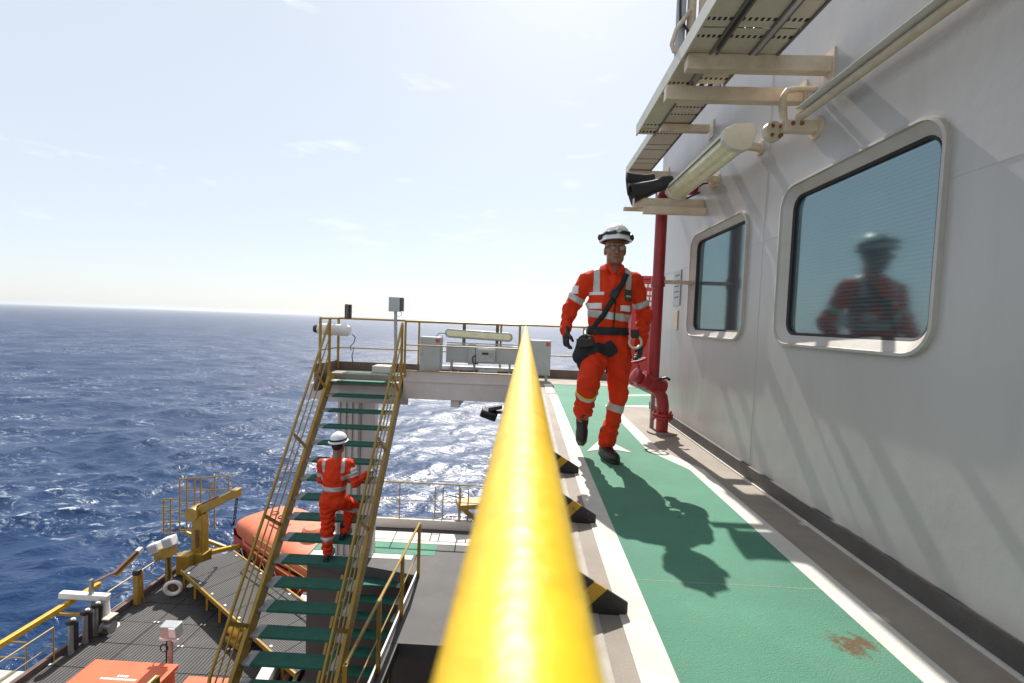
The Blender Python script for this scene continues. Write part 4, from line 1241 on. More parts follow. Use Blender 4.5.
# ---- open yellow frame (boarding gate) behind the crane
gt = thing('boarding_gate', (-13.6, 18.5, LZ), 'open yellow boarding gate frame of bars behind the crane against the sea', 'gate')
for x, z0_, z1_ in ((-15.05, -8.55, -7.0), (-14.75, -8.5, -6.95), (-14.35, -8.4, -6.1), (-14.05, -8.3, -6.05), (-13.7, -8.3, -5.98), (-13.45, -8.2, -6.0), (-13.05, -6.95, -6.15), (-12.85, -8.2, -5.95), (-12.25, -6.5, -5.85)):
    MB().tube([(x, 18.5, z0_), (x, 18.5, z1_)], 0.03, 8).build('upright', 'yellow', gt)
for x0_, x1_, za, zb in ((-15.05, -14.35, -7.0, -6.95), (-15.05, -14.35, -7.5, -7.4), (-15.05, -14.35, -8.0, -7.9), (-15.05, -14.05, -8.5, -8.35), (-14.35, -13.45, -6.1, -6.0), (-14.35, -13.45, -6.6, -6.5), (-14.35, -13.45, -7.15, -7.05), (-14.35, -13.45, -7.7, -7.6), (-14.35, -13.45, -8.3, -8.2), (-13.45, -12.25, -6.0, -5.85), (-13.45, -12.25, -6.55, -6.42)):
    MB().tube([(x0_, 18.5, za), (x1_, 18.5, zb)], 0.026, 8).build('crossbar', 'yellow', gt)
for z in np.linspace(-8.3, -7.1, 6):
    MB().tube([(-15.15, 18.5, z), (-14.9, 18.5, z)], 0.024, 6).build('rung', 'yellow', gt)
MB().bar((-14.1, 18.5, -8.4), (-12.3, 18.4, -8.9), 0.1, 0.14).build('support_arm', 'yellow', gt)

# ---- small things on the boat deck
bm_ = thing('boom_pole', (-14.0, 12, -8.3), 'long yellow boom reaching outboard past the white davit', 'boom')
MB().bar((-14.0, 9.0, -8.24), (-14.0, 14.5, -8.26), 0.15, 0.16).build('pole', 'yellow_clean', bm_, bevel=0.02)
MB().bar((-14.0, 13.1, -8.36), (-13.1, 13.3, -8.5), 0.08, 0.08).build('stay', 'yellow', bm_)
dv_ = thing('davit_post', (-13.0, 13.75, LZ), 'white painted davit post with a short arm reaching over the sea', 'davit')
MB().tube([(-12.95, 13.75, LZ), (-13.0, 13.72, LZ + 0.25), (-13.05, 13.7, -8.25)], [0.16, 0.11, 0.10], 12).build('post', 'white_paint', dv_)
MB().bar((-12.93, 13.7, -8.17), (-14.3, 13.5, -8.02), 0.20, 0.18).build('arm', 'white_paint', dv_, bevel=0.02)
MB().lathe((-12.95, 13.75, LZ), [(0.25, 0), (0.25, 0.03), (0.12, 0.03)], 14).build('base_plate', 'white_paint', dv_)
ms_ = thing('rusty_arm', (-13.4, 13.7, LZ), 'rust brown folding arm with a white tip on a grey mast', 'davit')
MB().bar((-13.4, 13.6, LZ), (-13.4, 13.6, -7.55), 0.09, 0.09).build('mast', 'steel', ms_)
MB().bar((-13.85, 14.9, -8.12), (-13.85, 15.8, -7.82), 0.10, 0.12).build('arm', 'brown_pipe', ms_)
MB().bar((-13.85, 14.95, -8.24), (-13.85, 15.85, -7.92), 0.08, 0.06).build('arm_edge', 'yellow_clean', ms_)
MB().bar((-13.85, 15.82, -7.86), (-13.85, 16.0, -7.80), 0.16, 0.16).build('tip', 'white_paint', ms_)
MB().bar((-13.42, 13.65, -7.7), (-13.85, 15.0, -8.1), 0.06, 0.06).build('link', 'brown_pipe', ms_)
for i, (y, lab) in enumerate(((12.62, 'black capped grey bollard post beside the boom, farthest from the white davit'), (13.06, 'black capped grey bollard post, middle one of three by the deck edge'), (13.40, 'black capped grey bollard post, the one next to the white davit'))):
    b_ = thing('bollard_post', (-13.05, y, LZ), lab, 'bollard', 'posts at the boat deck edge')
    MB().tube([(-13.05, y, LZ), (-13.05, y, -8.3)], 0.085, 12).build('post', 'steel', b_)
    MB().tube([(-12.96, y + 0.05, LZ + 0.1), (-12.96, y + 0.05, -8.25)], 0.06, 10).build('hose', 'black_plastic', b_)
    MB().lathe((-13.05, y, -8.3), [(0.10, 0), (0.13, 0.04), (0.12, 0.12), (0.05, 0.16)], 14).build('cap', 'black_plastic', b_)
    MB().lathe((-13.0, y, -8.16), [(0.06, 0), (0.05, 0.03), (0.01, 0.04)], 10).build('shackle', 'white_paint', b_)
wn_ = thing('small_winch', (-12.85, 13.2, LZ), 'small dark winch drum with a pale cover on the boat deck edge', 'winch')
MB().box((-13.0, 13.45, LZ), (-12.72, 13.75, LZ + 0.45)).build('frame', 'coaming', wn_, bevel=0.02)
MB().lathe((-12.72, 13.45, LZ + 0.25), [(0.05, -0.16), (0.18, -0.15), (0.08, -0.12), (0.08, 0.12), (0.18, 0.15), (0.05, 0.16)], 14, (1, 0, 0)).build('drum', 'steel', wn_)
MB().box((-13.02, 13.42, LZ + 0.451), (-12.68, 13.78, LZ + 0.50)).build('cover', 'pale_deck', wn_, bevel=0.01)
gp = thing('guard_post', (-13.1, 14.95, LZ), 'stout yellow guard post with black top on the boat deck railing', 'post')
MB().bar((-13.1, 14.95, LZ), (-13.1, 14.95, -8.15), 0.16, 0.16).build('post', 'yellow', gp, bevel=0.015)
MB().obox((-13.1, 14.95, -8.06), 0.10, 0.10, 0.09).build('cap', 'black_plastic', gp, bevel=0.03)
MB().tube([(-13.0, 15.0, -8.1), (-12.85, 14.9, -8.6), (-12.8, 14.9, LZ)], 0.018, 6).build('rope', 'brown_pipe', gp)
lb = thing('lifebuoy', (-12.15, 15.45, LZ), 'white lifebuoy ring leaning at the corner of the muster platform', 'lifebuoy')
bc = Vector((-12.2, 15.42, LZ + 0.35))
MB().tube(arc(bc, 0.26, 0, 2 * pi, 24, (0.75, 0.45, 0), (0, -0.25, 1)), 0.07, 10, cap=False).build('ring', 'buoy_white', lb)
MB().tube(arc(bc, 0.335, 0, 2 * pi, 24, (0.75, 0.45, 0), (0, -0.25, 1)), 0.012, 5, cap=False).build('rope', 'coaming', lb)
MB().bar((-12.3, 15.55, LZ), (-12.3, 15.55, LZ + 0.7), 0.05, 0.05).build('holder', 'brown_pipe', lb)
fc = thing('floodlight_mast', (-13.1, 16.25, LZ), 'pair of white floodlights on a yellow post at the boat deck corner', 'floodlight')
MB().bar((-13.1, 16.3, LZ), (-13.1, 16.3, -7.95), 0.12, 0.12).build('post', 'yellow', fc)
MB().obox((-13.18, 16.3, -8.05), 0.34, 0.18, 0.20, Matrix.Rotation(radians(-22), 3, 'Y')).build('bracket', 'yellow', fc, bevel=0.01)
for dx_, dz_ in ((-0.42, -0.02), (0.12, 0.24)):
    h_ = MB().obox((-13.1 + dx_, 16.25, -7.84 + dz_), 0.20, 0.16, 0.17, Matrix.Rotation(radians(-20), 3, 'Y')).build('lamp_head', 'white_paint', fc, bevel=0.03)
    MB().obox((-13.1 + dx_, 16.08, -7.84 + dz_), 0.15, 0.02, 0.12, Matrix.Rotation(radians(-20), 3, 'Y')).build('lens', 'cabinet_grey', h_)
MB().tube([(-13.0, 16.2, -8.2), (-12.9, 16.1, -8.7), (-12.75, 15.9, LZ + 0.15), (-12.6, 15.7, LZ + 0.1)], 0.035, 8).build('cable', 'cable', fc)
fp = thing('floodlight_post', (-9.15, 11.5, LZ), 'grey floodlight on a slim post behind the orange hatch box', 'floodlight')
MB().tube([(-9.15, 11.5, LZ), (-9.15, 11.5, -7.75)], 0.055, 12).build('post', 'steel', fp)
MB().bar((-9.45, 11.5, -7.73), (-8.95, 11.5, -7.76), 0.06, 0.06).build('crossarm', 'white_paint', fp)
h_ = MB().obox((-9.12, 11.48, -7.45), 0.23, 0.13, 0.17, Matrix.Rotation(radians(8), 3, 'X')).build('lamp_head', 'cabinet_grey', fp, bevel=0.02)
MB().obox((-8.99, 11.335, -7.44), 0.085, 0.012, 0.13, Matrix.Rotation(radians(8), 3, 'X')).build('lens', 'print_white', h_)
MB().tube(arc((-9.3, 11.45, -7.95), 0.10, 0, 2 * pi, 14, (1, 0, 0), (0, 0, 1)), 0.016, 6, cap=False).build('cable_loop', 'cable', fp)
MB().tube([(-9.22, 11.44, -7.75), (-9.23, 11.44, LZ)], 0.018, 6).build('cable', 'cable', fp)


def hatch(label, x0, x1, y0, y1, zt, marks):
    t = thing('hatch_box', ((x0 + x1) / 2, (y0 + y1) / 2, LZ), label, 'hatch box', None)
    MB().box((x0 + 0.05, y0 + 0.05, LZ), (x1 - 0.05, y1 - 0.05, zt - 0.12)).build('body', 'orange_lid', t, bevel=0.02)
    l_ = MB().box((x0, y0, zt - 0.12), (x1, y1, zt)).build('lid', 'orange_lid', t, bevel=0.015)
    if marks:
        for row, (a, b) in enumerate(((1.05, 1.32), (0.70, 1.55))):
            x = x0 + a
            while x < x0 + b:
                w = random.uniform(0.03, 0.07)
                MB().box((x, y0 + 0.48 - row * 0.10, zt + 0.0005), (x + w, y0 + 0.54 - row * 0.10, zt + 0.004)).build('letter_mark', 'print_white', l_)
                x += w + 0.022
    return t


hatch('low orange hatch box with white lettering on its lid', -10.98, -8.74, 10.25, 11.25, -8.2, True)
hatch('plain orange hatch box next to the yellow stair railing', -8.2, -6.9, 9.9, 10.9, -8.2, False)

# structure seen between the treads: white girder, pipe bundle, yellow gear
gd = tag(MB().bar((-7.3, 15.4, LZ + 0.25), (-6.2, 8.5, LZ + 0.25), 0.35, 0.5).build('deck_girder', 'beam_white', bevel=0.02), 'long white deck girder seen under the green treads', 'girder')
for i, (dx_, r_, m_, lab) in enumerate(((0.5, 0.09, 'brown_pipe', 'rust brown deck pipe next to the white girder'), (0.75, 0.06, 'beige', 'thin cream deck pipe between the brown ones'), (1.0, 0.08, 'brown_pipe', 'rust brown deck pipe right of the cream one under the stairs'), (1.3, 0.11, 'coaming', 'thick dark deck pipe farthest from the white girder'))):
    tag(MB().tube([(-7.2 + dx_, 14.9, LZ + 0.2), (-6.2 + dx_, 8.5, LZ + 0.2)], r_, 10).build('deck_pipe', m_), lab, 'pipe', None)
pg = thing('pump_unit', (-8.55, 13.45, LZ), 'small yellow pump unit on the deck beneath the staircase', 'pump')
MB().obox((-8.55, 13.45, LZ + 0.08), 0.36, 0.22, 0.08, rz=-0.5).build('skid', 'yellow', pg, bevel=0.02)
MB().lathe((-8.68, 13.52, LZ + 0.28), [(0.06, -0.25), (0.14, -0.24), (0.14, 0.12), (0.09, 0.2), (0.09, 0.3)], 16, (0.88, -0.48, 0)).build('motor', 'yellow_clean', pg)
MB().lathe((-8.30, 13.32, LZ + 0.28), [(0.06, -0.06), (0.18, -0.05), (0.18, 0.06), (0.06, 0.08)], 16, (0.88, -0.48, 0)).build('pump_head', 'yellow', pg)

# ================================================================== PEOPLE
# bodies and clothes are grown from smooth-blended tapered shapes on a grid (surface nets)


class Shape:
    def __init__(self):
        self.p = []

    def cone(self, a, b, ra, rb, k=0.03, flat=None, fold=None):
        self.p.append(('c', np.array(a, float), np.array(b, float), ra, rb, k, flat, fold)); return self

    def chain(self, pts, rs, k=0.02, flat=None, fold=None):
        for i in range(len(pts) - 1):
            self.cone(pts[i], pts[i + 1], rs[i], rs[i + 1], k, flat, fold)
        return self

    def ball(self, c, rad, k=0.02):
        self.p.append(('e', np.array(c, float), np.array(rad, float), k)); return self

    def cut_ball(self, c, r, k=0.01):
        self.p.append(('s', np.array(c, float), r, k)); return self

    def plane(self, c, n):
        self.p.append(('p', np.array(c, float), np.array(n, float))); return self

    def mesh(self, h, wr=0.0, wf=30.0, seed=0):
        lo = np.full(3, 1e9); hi = -lo
        for q in self.p:
            if q[0] == 'c':
                m = max(q[3], q[4]) + 0.03
                lo = np.minimum(lo, np.minimum(q[1], q[2]) - m); hi = np.maximum(hi, np.maximum(q[1], q[2]) + m)
            elif q[0] == 'e':
                lo = np.minimum(lo, q[1] - q[2] - 0.02); hi = np.maximum(hi, q[1] + q[2] + 0.02)
        n = np.ceil((hi - lo) / h).astype(int) + 2
        F = np.full(n, 0.5, dtype=np.float64)
        ax = [lo[i] + np.arange(n[i]) * h for i in range(3)]
        rs = np.random.default_rng(seed)
        dirs = rs.standard_normal((8, 3)); dirs /= np.linalg.norm(dirs, axis=1)[:, None]
        phs = rs.uniform(0, 6.28, 8)
        for q in self.p:
            if q[0] == 'p':
                G = np.stack(np.meshgrid(*ax, indexing='ij'), -1)
                F = np.maximum(F, (G - q[1]) @ q[2]); continue
            if q[0] == 'c':
                m = max(q[3], q[4]) + 0.05
                a, b = np.minimum(q[1], q[2]) - m, np.maximum(q[1], q[2]) + m
            elif q[0] == 'e':
                a, b = q[1] - q[2] - 0.05, q[1] + q[2] + 0.05
            else:
                a, b = q[1] - q[2] - 0.03, q[1] + q[2] + 0.03
            i0 = np.clip(np.floor((a - lo) / h).astype(int), 0, n - 1); i1 = np.clip(np.ceil((b - lo) / h).astype(int) + 1, 1, n)
            sl = tuple(slice(i0[i], i1[i]) for i in range(3))
            P = np.stack(np.meshgrid(*[ax[i][sl[i]] for i in range(3)], indexing='ij'), -1)
            if q[0] == 'c':
                _, A, B, ra, rb, k, flat, fold = q
                ab = B - A; L2 = ab @ ab
                t = np.clip(((P - A) @ ab) / L2, 0, 1)
                v = P - A - t[..., None] * ab
                if flat is not None:
                    nn = np.array(flat[0], float); nn /= np.linalg.norm(nn)
                    v = v + ((v @ nn) * (flat[1] - 1))[..., None] * nn
                d = np.linalg.norm(v, axis=-1) - (ra + (rb - ra) * t)
                if fold is not None:
                    am, per, f0, f1 = fold
                    L = sqrt(L2)
                    w = np.clip((t - f0) / 0.12, 0, 1) * np.clip((f1 - t) / 0.12, 0, 1)
                    warp = 2.6 * np.sin(P @ dirs[0] * 17 + phs[0]) + 1.9 * np.sin(P @ dirs[1] * 29 + phs[1])
                    d = d - am * w * np.sin(2 * pi * t * L / per + warp)
            elif q[0] == 'e':
                _, c, rad, k = q
                u = (P - c) / rad
                l = np.linalg.norm(u, axis=-1)
                d = (l - 1) * rad.min() * np.clip(l, 0.5, 1.5) ** 0.2
            else:
                _, c, r, k = q
                d = np.linalg.norm(P - c, axis=-1) - r
                S0 = F[sl]
                hh = np.clip(0.5 - 0.5 * (S0 + d) / k, 0, 1)
                F[sl] = S0 * (1 - hh) + (-d) * hh + k * hh * (1 - hh)
                continue
            S0 = F[sl]
            hh = np.clip(0.5 + 0.5 * (S0 - d) / k, 0, 1)
            F[sl] = S0 * (1 - hh) + d * hh - k * hh * (1 - hh)
        if wr:
            G = np.stack(np.meshgrid(*ax, indexing='ij'), -1)
            w = np.zeros(n)
            for i in range(6):
                w += (0.6 - 1.6 * np.abs(np.sin(G @ dirs[i] * wf * (0.30 + 0.16 * i) + phs[i] + 1.9 * np.sin(G @ dirs[(i + 3) % 8] * wf * 0.33 + phs[7 - i])))) / (1 + 0.30 * i)
            F = F - wr * w * 0.5
        return surface_nets(F, lo, h)


def surface_nets(F, lo, h):
    nx, ny, nz = F.shape
    neg = F < 0
    cs = [(i, j, k) for i in (0, 1) for j in (0, 1) for k in (0, 1)]

    def c(A, o):
        return A[o[0]:nx - 1 + o[0], o[1]:ny - 1 + o[1], o[2]:nz - 1 + o[2]]
    cnt = np.zeros((nx - 1, ny - 1, nz - 1)); pos = np.zeros((nx - 1, ny - 1, nz - 1, 3))
    for a in cs:
        for axis in range(3):
            if a[axis]:
                continue
            b = list(a); b[axis] = 1; b = tuple(b)
            fa, fb = c(F, a), c(F, b)
            x = (fa < 0) != (fb < 0)
            t = np.where(x, fa / np.where(x, fa - fb, 1), 0)
            cnt += x
            for d in range(3):
                pos[..., d] += x * (a[d] + (t if d == axis else 0))
    act = cnt > 0
    idx = -np.ones(act.shape, dtype=np.int64); idx[act] = np.arange(act.sum())
    base = np.stack(np.nonzero(act), -1)
    V = (base + pos[act] / cnt[act][:, None]) * h + lo
    faces = []
    for axis in range(3):
        o = [0, 0, 0]; o[axis] = 1
        A = neg[:nx - o[0], :ny - o[1], :nz - o[2]]; B = neg[o[0]:, o[1]:, o[2]:]
        I = np.stack(np.nonzero(A != B), -1)
        u, v = (axis + 1) % 3, (axis + 2) % 3
        ok = (I[:, u] > 0) & (I[:, v] > 0) & (I[:, u] < F.shape[u] - 1) & (I[:, v] < F.shape[v] - 1)
        I = I[ok]
        s = A[I[:, 0], I[:, 1], I[:, 2]]

        def g(du, dv):
            J = I.copy(); J[:, u] += du; J[:, v] += dv
            return idx[J[:, 0], J[:, 1], J[:, 2]]
        q = np.stack([g(-1, -1), g(0, -1), g(0, 0), g(-1, 0)], -1)
        q[~s] = q[~s][:, ::-1]
        faces.append(q)
    return V, np.concatenate(faces)


def organic(name, V, Fc, material, parent, mtx=None, smooth_it=2):
    off = world_loc(parent)
    if mtx is not None:
        V = V @ np.array(mtx.to_3x3()).T + np.array(mtx.translation)
    me = bpy.data.meshes.new(name)
    me.from_pydata((V - np.array(off)).tolist(), [], Fc.tolist())
    me.update()
    bm = bmesh.new(); bm.from_mesh(me)
    for _ in range(smooth_it):
        bmesh.ops.smooth_vert(bm, verts=bm.verts, factor=0.5, use_axis_x=True, use_axis_y=True, use_axis_z=True)
    bm.normal_update(); bm.to_mesh(me); bm.free()
    o = bpy.data.objects.new(name, me); COL.objects.link(o)
    me.materials.append(MATS[material])
    me.polygons.foreach_set('use_smooth', [True] * len(me.polygons))
    o.parent = parent
    return o


def patch(src, name, material, planes, keep, lift=0.004, parent=None):
    """a piece of cloth sewn on: the part of src between the planes (world space), lifted off the surface"""
    off = world_loc(src)
    bm = bmesh.new(); bm.from_mesh(src.data)
    bmesh.ops.translate(bm, verts=bm.verts, vec=off)
    for co, no in planes:
        bmesh.ops.bisect_plane(bm, geom=bm.verts[:] + bm.edges[:] + bm.faces[:], plane_co=Vector(co), plane_no=Vector(no), clear_outer=True)
    bm.normal_update()
    bad = [f for f in bm.faces if not keep(f.calc_center_median(), f.normal)]
    bmesh.ops.delete(bm, geom=bad, context='FACES')
    loose = [v for v in bm.verts if not v.link_faces]
    bmesh.ops.delete(bm, geom=loose, context='VERTS')
    nm = {v: v.normal.copy() for v in bm.verts}
    for v in bm.verts:
        v.co += nm[v] * lift
    po = world_loc(parent or src)
    bmesh.ops.translate(bm, verts=bm.verts, vec=-po)
    me = bpy.data.meshes.new(name); bm.to_mesh(me); bm.free()
    o = bpy.data.objects.new(name, me); COL.objects.link(o)
    me.materials.append(MATS[material])
    me.polygons.foreach_set('use_smooth', [True] * len(me.polygons))
    o.parent = parent or src
    s = o.modifiers.new('thickness', 'SOLIDIFY'); s.thickness = lift * 1.2; s.offset = -1
    return o


def limb_band(src, a, b, f0, f1, material, name='reflective_band', rad=0.16, lift=0.004, tiltv=(0, 0, 0)):
    a, b = Vector(a), Vector(b)
    d = ((b - a).normalized() + Vector(tiltv)).normalized()
    p0, p1 = a.lerp(b, f0), a.lerp(b, f1)
    m = (p0 + p1) / 2
    return patch(src, name, material, [(p0, -d), (p1, d)], lambda c, n: (c - m).length < rad, lift)


def hand(sh, w, d, pn, lat, r=1.0, curl=0.42, k=0.008):
    """palm, four fingers of unequal length and a thumb from the side of the palm"""
    w, d, pn, lat = (np.array(x, float) for x in (w, d, pn, lat))
    d /= np.linalg.norm(d); pn -= d * (pn @ d); pn /= np.linalg.norm(pn); lat = lat - d * (lat @ d) - pn * (lat @ pn); lat /= np.linalg.norm(lat)
    sh.cone(w - d * 0.01, w + d * 0.035, 0.031 * r, 0.042 * r, 0.015, (pn, 1.7))
    sh.cone(w + d * 0.03, w + d * 0.085, 0.043 * r, 0.043 * r, 0.015, (pn, 2.1))
    for i, (o, ln) in enumerate(((0.031, 0.070), (0.0105, 0.080), (-0.0105, 0.075), (-0.031, 0.058))):
        p = w + d * (0.088 - 0.006 * abs(i - 1)) + lat * o
        a = 0.18 + 0.05 * i
        for sgm in range(3):
            a2 = a + curl * sgm + (0.1 * i if sgm else 0)
            dr = d * cos(a2) + pn * sin(a2) + lat * o * (0.9 if sgm == 0 else 0)
            dr /= np.linalg.norm(dr)
            q = p + dr * ln * (0.46, 0.31, 0.23)[sgm]
            sh.cone(p, q, (0.0105 - 0.0008 * sgm) * r, (0.0100 - 0.0010 * sgm) * r, k)
            p = q
    p = w + d * 0.028 + lat * 0.034
    q = p + (d * 0.62 + lat * 0.62 + pn * 0.35) * 0.047
    sh.cone(p, q, 0.015 * r, 0.012 * r, 0.012)
    sh.cone(q, q + (d * 0.85 + lat * 0.12 + pn * 0.5) * 0.034, 0.012 * r, 0.010 * r, k)
    return sh


def head_shape(sh, hc, yaw=0.0, pitch=0.0):
    M3 = np.array(Matrix.Rotation(yaw, 3, 'Z') @ Matrix.Rotation(pitch, 3, 'X'))
    T = lambda x, y, z: M3 @ np.array((x, y, z)) + np.array(hc)
    sh.ball(T(0, 0.02, 0.03), (0.077, 0.094, 0.098), 0.03)
    sh.ball(T(0, -0.03, -0.03), (0.064, 0.060, 0.082), 0.03)
    sh.cone(T(-0.028, -0.028, -0.085), T(0.028, -0.028, -0.085), 0.036, 0.036, 0.03)
    sh.ball(T(0, -0.06, -0.105), (0.026, 0.024, 0.022), 0.02)
    for s in (-1, 1):
        sh.ball(T(0.040 * s, -0.062, -0.035), (0.022, 0.020, 0.022), 0.02)
        sh.ball(T(0.079 * s, 0.012, -0.022), (0.010, 0.024, 0.033), 0.008)
        sh.cut_ball(T(0.031 * s, -0.102, -0.002), 0.016, 0.012)
    sh.cone(T(-0.032, -0.083, 0.022), T(0.032, -0.083, 0.022), 0.013, 0.013, 0.015)
    sh.cone(T(0, -0.090, 0.004), T(0, -0.110, -0.040), 0.009, 0.014, 0.010)
    sh.cone(T(-0.012, -0.096, -0.043), T(0.012, -0.096, -0.043), 0.009, 0.009, 0.008)
    sh.cone(T(-0.020, -0.083, -0.067), T(0.020, -0.083, -0.067), 0.008, 0.008, 0.006)
    sh.cone(T(-0.017, -0.081, -0.081), T(0.017, -0.081, -0.081), 0.009, 0.009, 0.006)
    sh.cone(T(0, 0.03, -0.06), T(0, 0.035, -0.19), 0.058, 0.064, 0.03)
    return T


def boot(name, parent, mtx):
    s = Shape()
    s.cone((0, 0.055, 0.055), (0, -0.03, 0.055), 0.046, 0.044, 0.03)
    s.cone((0, -0.03, 0.060), (0, -0.15, 0.045), 0.046, 0.043, 0.03, ((0, 0, 1), 1.05))
    s.cone((0.006, -0.10, 0.04), (0.004, -0.165, 0.042), 0.046, 0.043, 0.02)
    s.cone((0, 0.012, 0.08), (0, 0.02, 0.21), 0.050, 0.058, 0.03)
    s.plane((0, 0, 0.022), (0, 0, -1))
    V, Fc = s.mesh(0.007, 0.0015, 60)
    o = organic(name, V, Fc, 'black_leather', parent, mtx, 1)
    out_ = [(-0.036, 0.095), (-0.045, 0.05), (-0.040, -0.02), (-0.050, -0.10), (-0.046, -0.17), (-0.022, -0.212), (0.022, -0.214), (0.048, -0.175), (0.052, -0.10), (0.040, -0.02), (0.045, 0.05), (0.036, 0.095)]
    mb = MB()
    vs = [mtx @ Vector((x, y, 0.0)) for x, y in out_] + [mtx @ Vector((x, y, 0.030)) for x, y in out_]
    n = len(out_)
    mb.add(vs, [tuple(range(n))[::-1], tuple(range(n, 2 * n))] + [(i, (i + 1) % n, n + (i + 1) % n, n + i) for i in range(n)])
    mb.build('sole', 'black_plastic', o, bevel=0.004)
    return o


def helmet(parent, c, yaw, pitch, full):
    M = Matrix.Translation(Vector(c)) @ Matrix.Rotation(yaw, 4, 'Z') @ Matrix.Rotation(pitch, 4, 'X')

    def put(vs, fs, nm, m, p, bev=0.0):
        return MB().add([M @ Vector(v) for v in vs], fs).build(nm, m, p, bevel=bev)
    # dome with a short brim, longer at the front (-y)
    N = 36
    rings = [(0.0, 0.122, 1.0, 0), (0.0037, 0.142, 1.05, 1), (0.0101, 0.143, 1.05, 1), (0.0166, 0.128, 1.0, 0.2), (0.0414, 0.126, 1, 0), (0.069, 0.119, 1, 0), (0.0966, 0.104, 1, 0), (0.1196, 0.082, 1, 0), (0.1352, 0.054, 1, 0), (0.1435, 0.02, 1, 0)]
    vs, fs = [], []
    for z, r, e, br in rings:
        for i in range(N):
            a = 2 * pi * i / N
            x, y = r * 0.90 * cos(a), r * 1.12 * sin(a)
            if br and y < 0:
                y -= 0.028 * br * (-sin(a)) ** 2
                z_ = z - 0.008 * br * (-sin(a))
            else:
                z_ = z
            vs.append((x, y, z_))
    for i in range(len(rings) - 1):
        for kk in range(N):
            fs.append((i * N + kk, i * N + (kk + 1) % N, (i + 1) * N + (kk + 1) % N, (i + 1) * N + kk))
    fs.append(tuple(range((len(rings) - 1) * N, len(rings) * N)))
    h = put(vs, fs, 'helmet', 'helmet_white', parent)
    h.modifiers.new('thickness', 'SOLIDIFY').thickness = 0.004
    # raised ridges
    for off in (-0.025, 0.0, 0.025):
        MB().tube([M @ Vector((off * 1.0, 0.118 * cos(t) * 1.06, 0.014 + 0.136 * sin(t) * (1 - abs(off) * 1.2))) for t in np.linspace(0.25, pi - 0.25, 14)], 0.006, 6).build('ridge', 'helmet_white', h)
    # black strap around
    vs, fs = [], []
    for z, ex in ((0.034, 0.002), (0.058, 0.002)):
        for i in range(N):
            a = 2 * pi * i / N
            r = (0.1275 if z < 0.04 else 0.1245) + ex
            vs.append((r * 0.90 * cos(a), r * 1.12 * sin(a), z + 0.012 * (-sin(a)) * (1 if full else 0)))
    fs = [(kk, (kk + 1) % N, N + (kk + 1) % N, N + kk) for kk in range(N)]
    st = put(vs, fs, 'goggle_strap', 'black_fabric', h)
    st.modifiers.new('thickness', 'SOLIDIFY').thickness = 0.006
    if full:
        for s in (-1, 1):
            b = Shape(); b.ball((0, 0, 0), (0.022, 0.034, 0.030), 0.01)
            V, Fc = b.mesh(0.006)
            organic('earmuff_clip', V + np.array(M @ Vector((0.122 * s, -0.01, 0.036))), Fc, 'black_plastic', h)
        MB().lathe(M @ Vector((0, -0.150, 0.066)), [(0.010, -0.012), (0.019, -0.010), (0.019, 0.02), (0.010, 0.03)], 16, (M.to_3x3() @ Vector((0, 1, 0.2)))).build('head_lamp', 'lamp_body', h)
        for s in (-1, 1):
            MB().obox(M @ Vector((0.055 * s, -0.128, 0.050)), 0.042, 0.010, 0.013, Matrix.Rotation(yaw + 0.42 * s, 3, 'Z')).build('goggle_lens', 'black_plastic', h, bevel=0.006)
    return h


# ---------------- worker walking towards the camera
man = thing('person', (0.68, 3.72, 0), 'worker in orange coveralls and white helmet walking on the green walkway', 'person')
HC = (0.692, 3.695, 1.705)
RS, RE, RW = (0.487, 3.745, 1.452), (0.352, 3.80, 1.19), (0.328, 3.70, 1.035)
LS, LE, LW = (0.860, 3.74, 1.458), (0.975, 3.82, 1.175), (0.925, 3.68, 0.965)
RH, RK, RA = (0.578, 3.72, 0.925), (0.497, 3.475, 0.655), (0.500, 3.77, 0.345)
LH, LK, LA = (0.748, 3.72, 0.925), (0.778, 3.69, 0.520), (0.705, 3.750, 0.12)
fy = ((0, 1, 0), 1.32)
b = Shape()
b.cone((0.658, 3.72, 0.93), (0.668, 3.72, 1.10), 0.130, 0.120, 0.04, fy).cone((0.668, 3.72, 1.10), (0.682, 3.735, 1.38), 0.110, 0.120, 0.04, fy)
b.cone((0.52, 3.74, 1.45), (0.83, 3.74, 1.455), 0.055, 0.055, 0.05)
b.chain([RS, RE, RW], [0.055, 0.042, 0.031]).chain([LS, LE, LW], [0.055, 0.042, 0.031])
b.chain([RH, RK, RA, (0.497, 3.79, 0.30)], [0.088, 0.056, 0.040, 0.038]).chain([LH, LK, LA, (0.703, 3.75, 0.08)], [0.088, 0.056, 0.040, 0.038])
b.cone((0.70, 3.77, 0.05), (0.725, 3.60, 0.045), 0.034, 0.028).cone((0.498, 3.84, 0.325), (0.480, 3.795, 0.195), 0.032, 0.024)
T1 = head_shape(b, HC, -0.04, 0.05)
RHD, LHD = ((0.02, -0.10, -1.0), (-0.05, -0.22, -1.0))
hand(b, RW, RHD, (1, 0.25, 0), (0.1, -1, 0), 0.85, 0.5)
hand(b, LW, LHD, (-1, 0.25, 0), (-0.1, -1, 0), 0.85, 0.5)
V, Fc = b.mesh(0.0065)
organic('body', V, Fc, 'skin', man, None, 1)
cvl = Shape()
cvl.cone((0.658, 3.72, 0.925), (0.664, 3.72, 1.07), 0.160, 0.148, 0.05, fy)
cvl.cone((0.664, 3.72, 1.05), (0.674, 3.715, 1.25), 0.152, 0.174, 0.05, fy, (0.006, 0.11, -0.2, 1.2))
cvl.cone((0.674, 3.715, 1.24), (0.682, 3.725, 1.40), 0.174, 0.160, 0.05, fy)
cvl.cone((0.515, 3.745, 1.436), (0.838, 3.745, 1.442), 0.074, 0.074, 0.05)
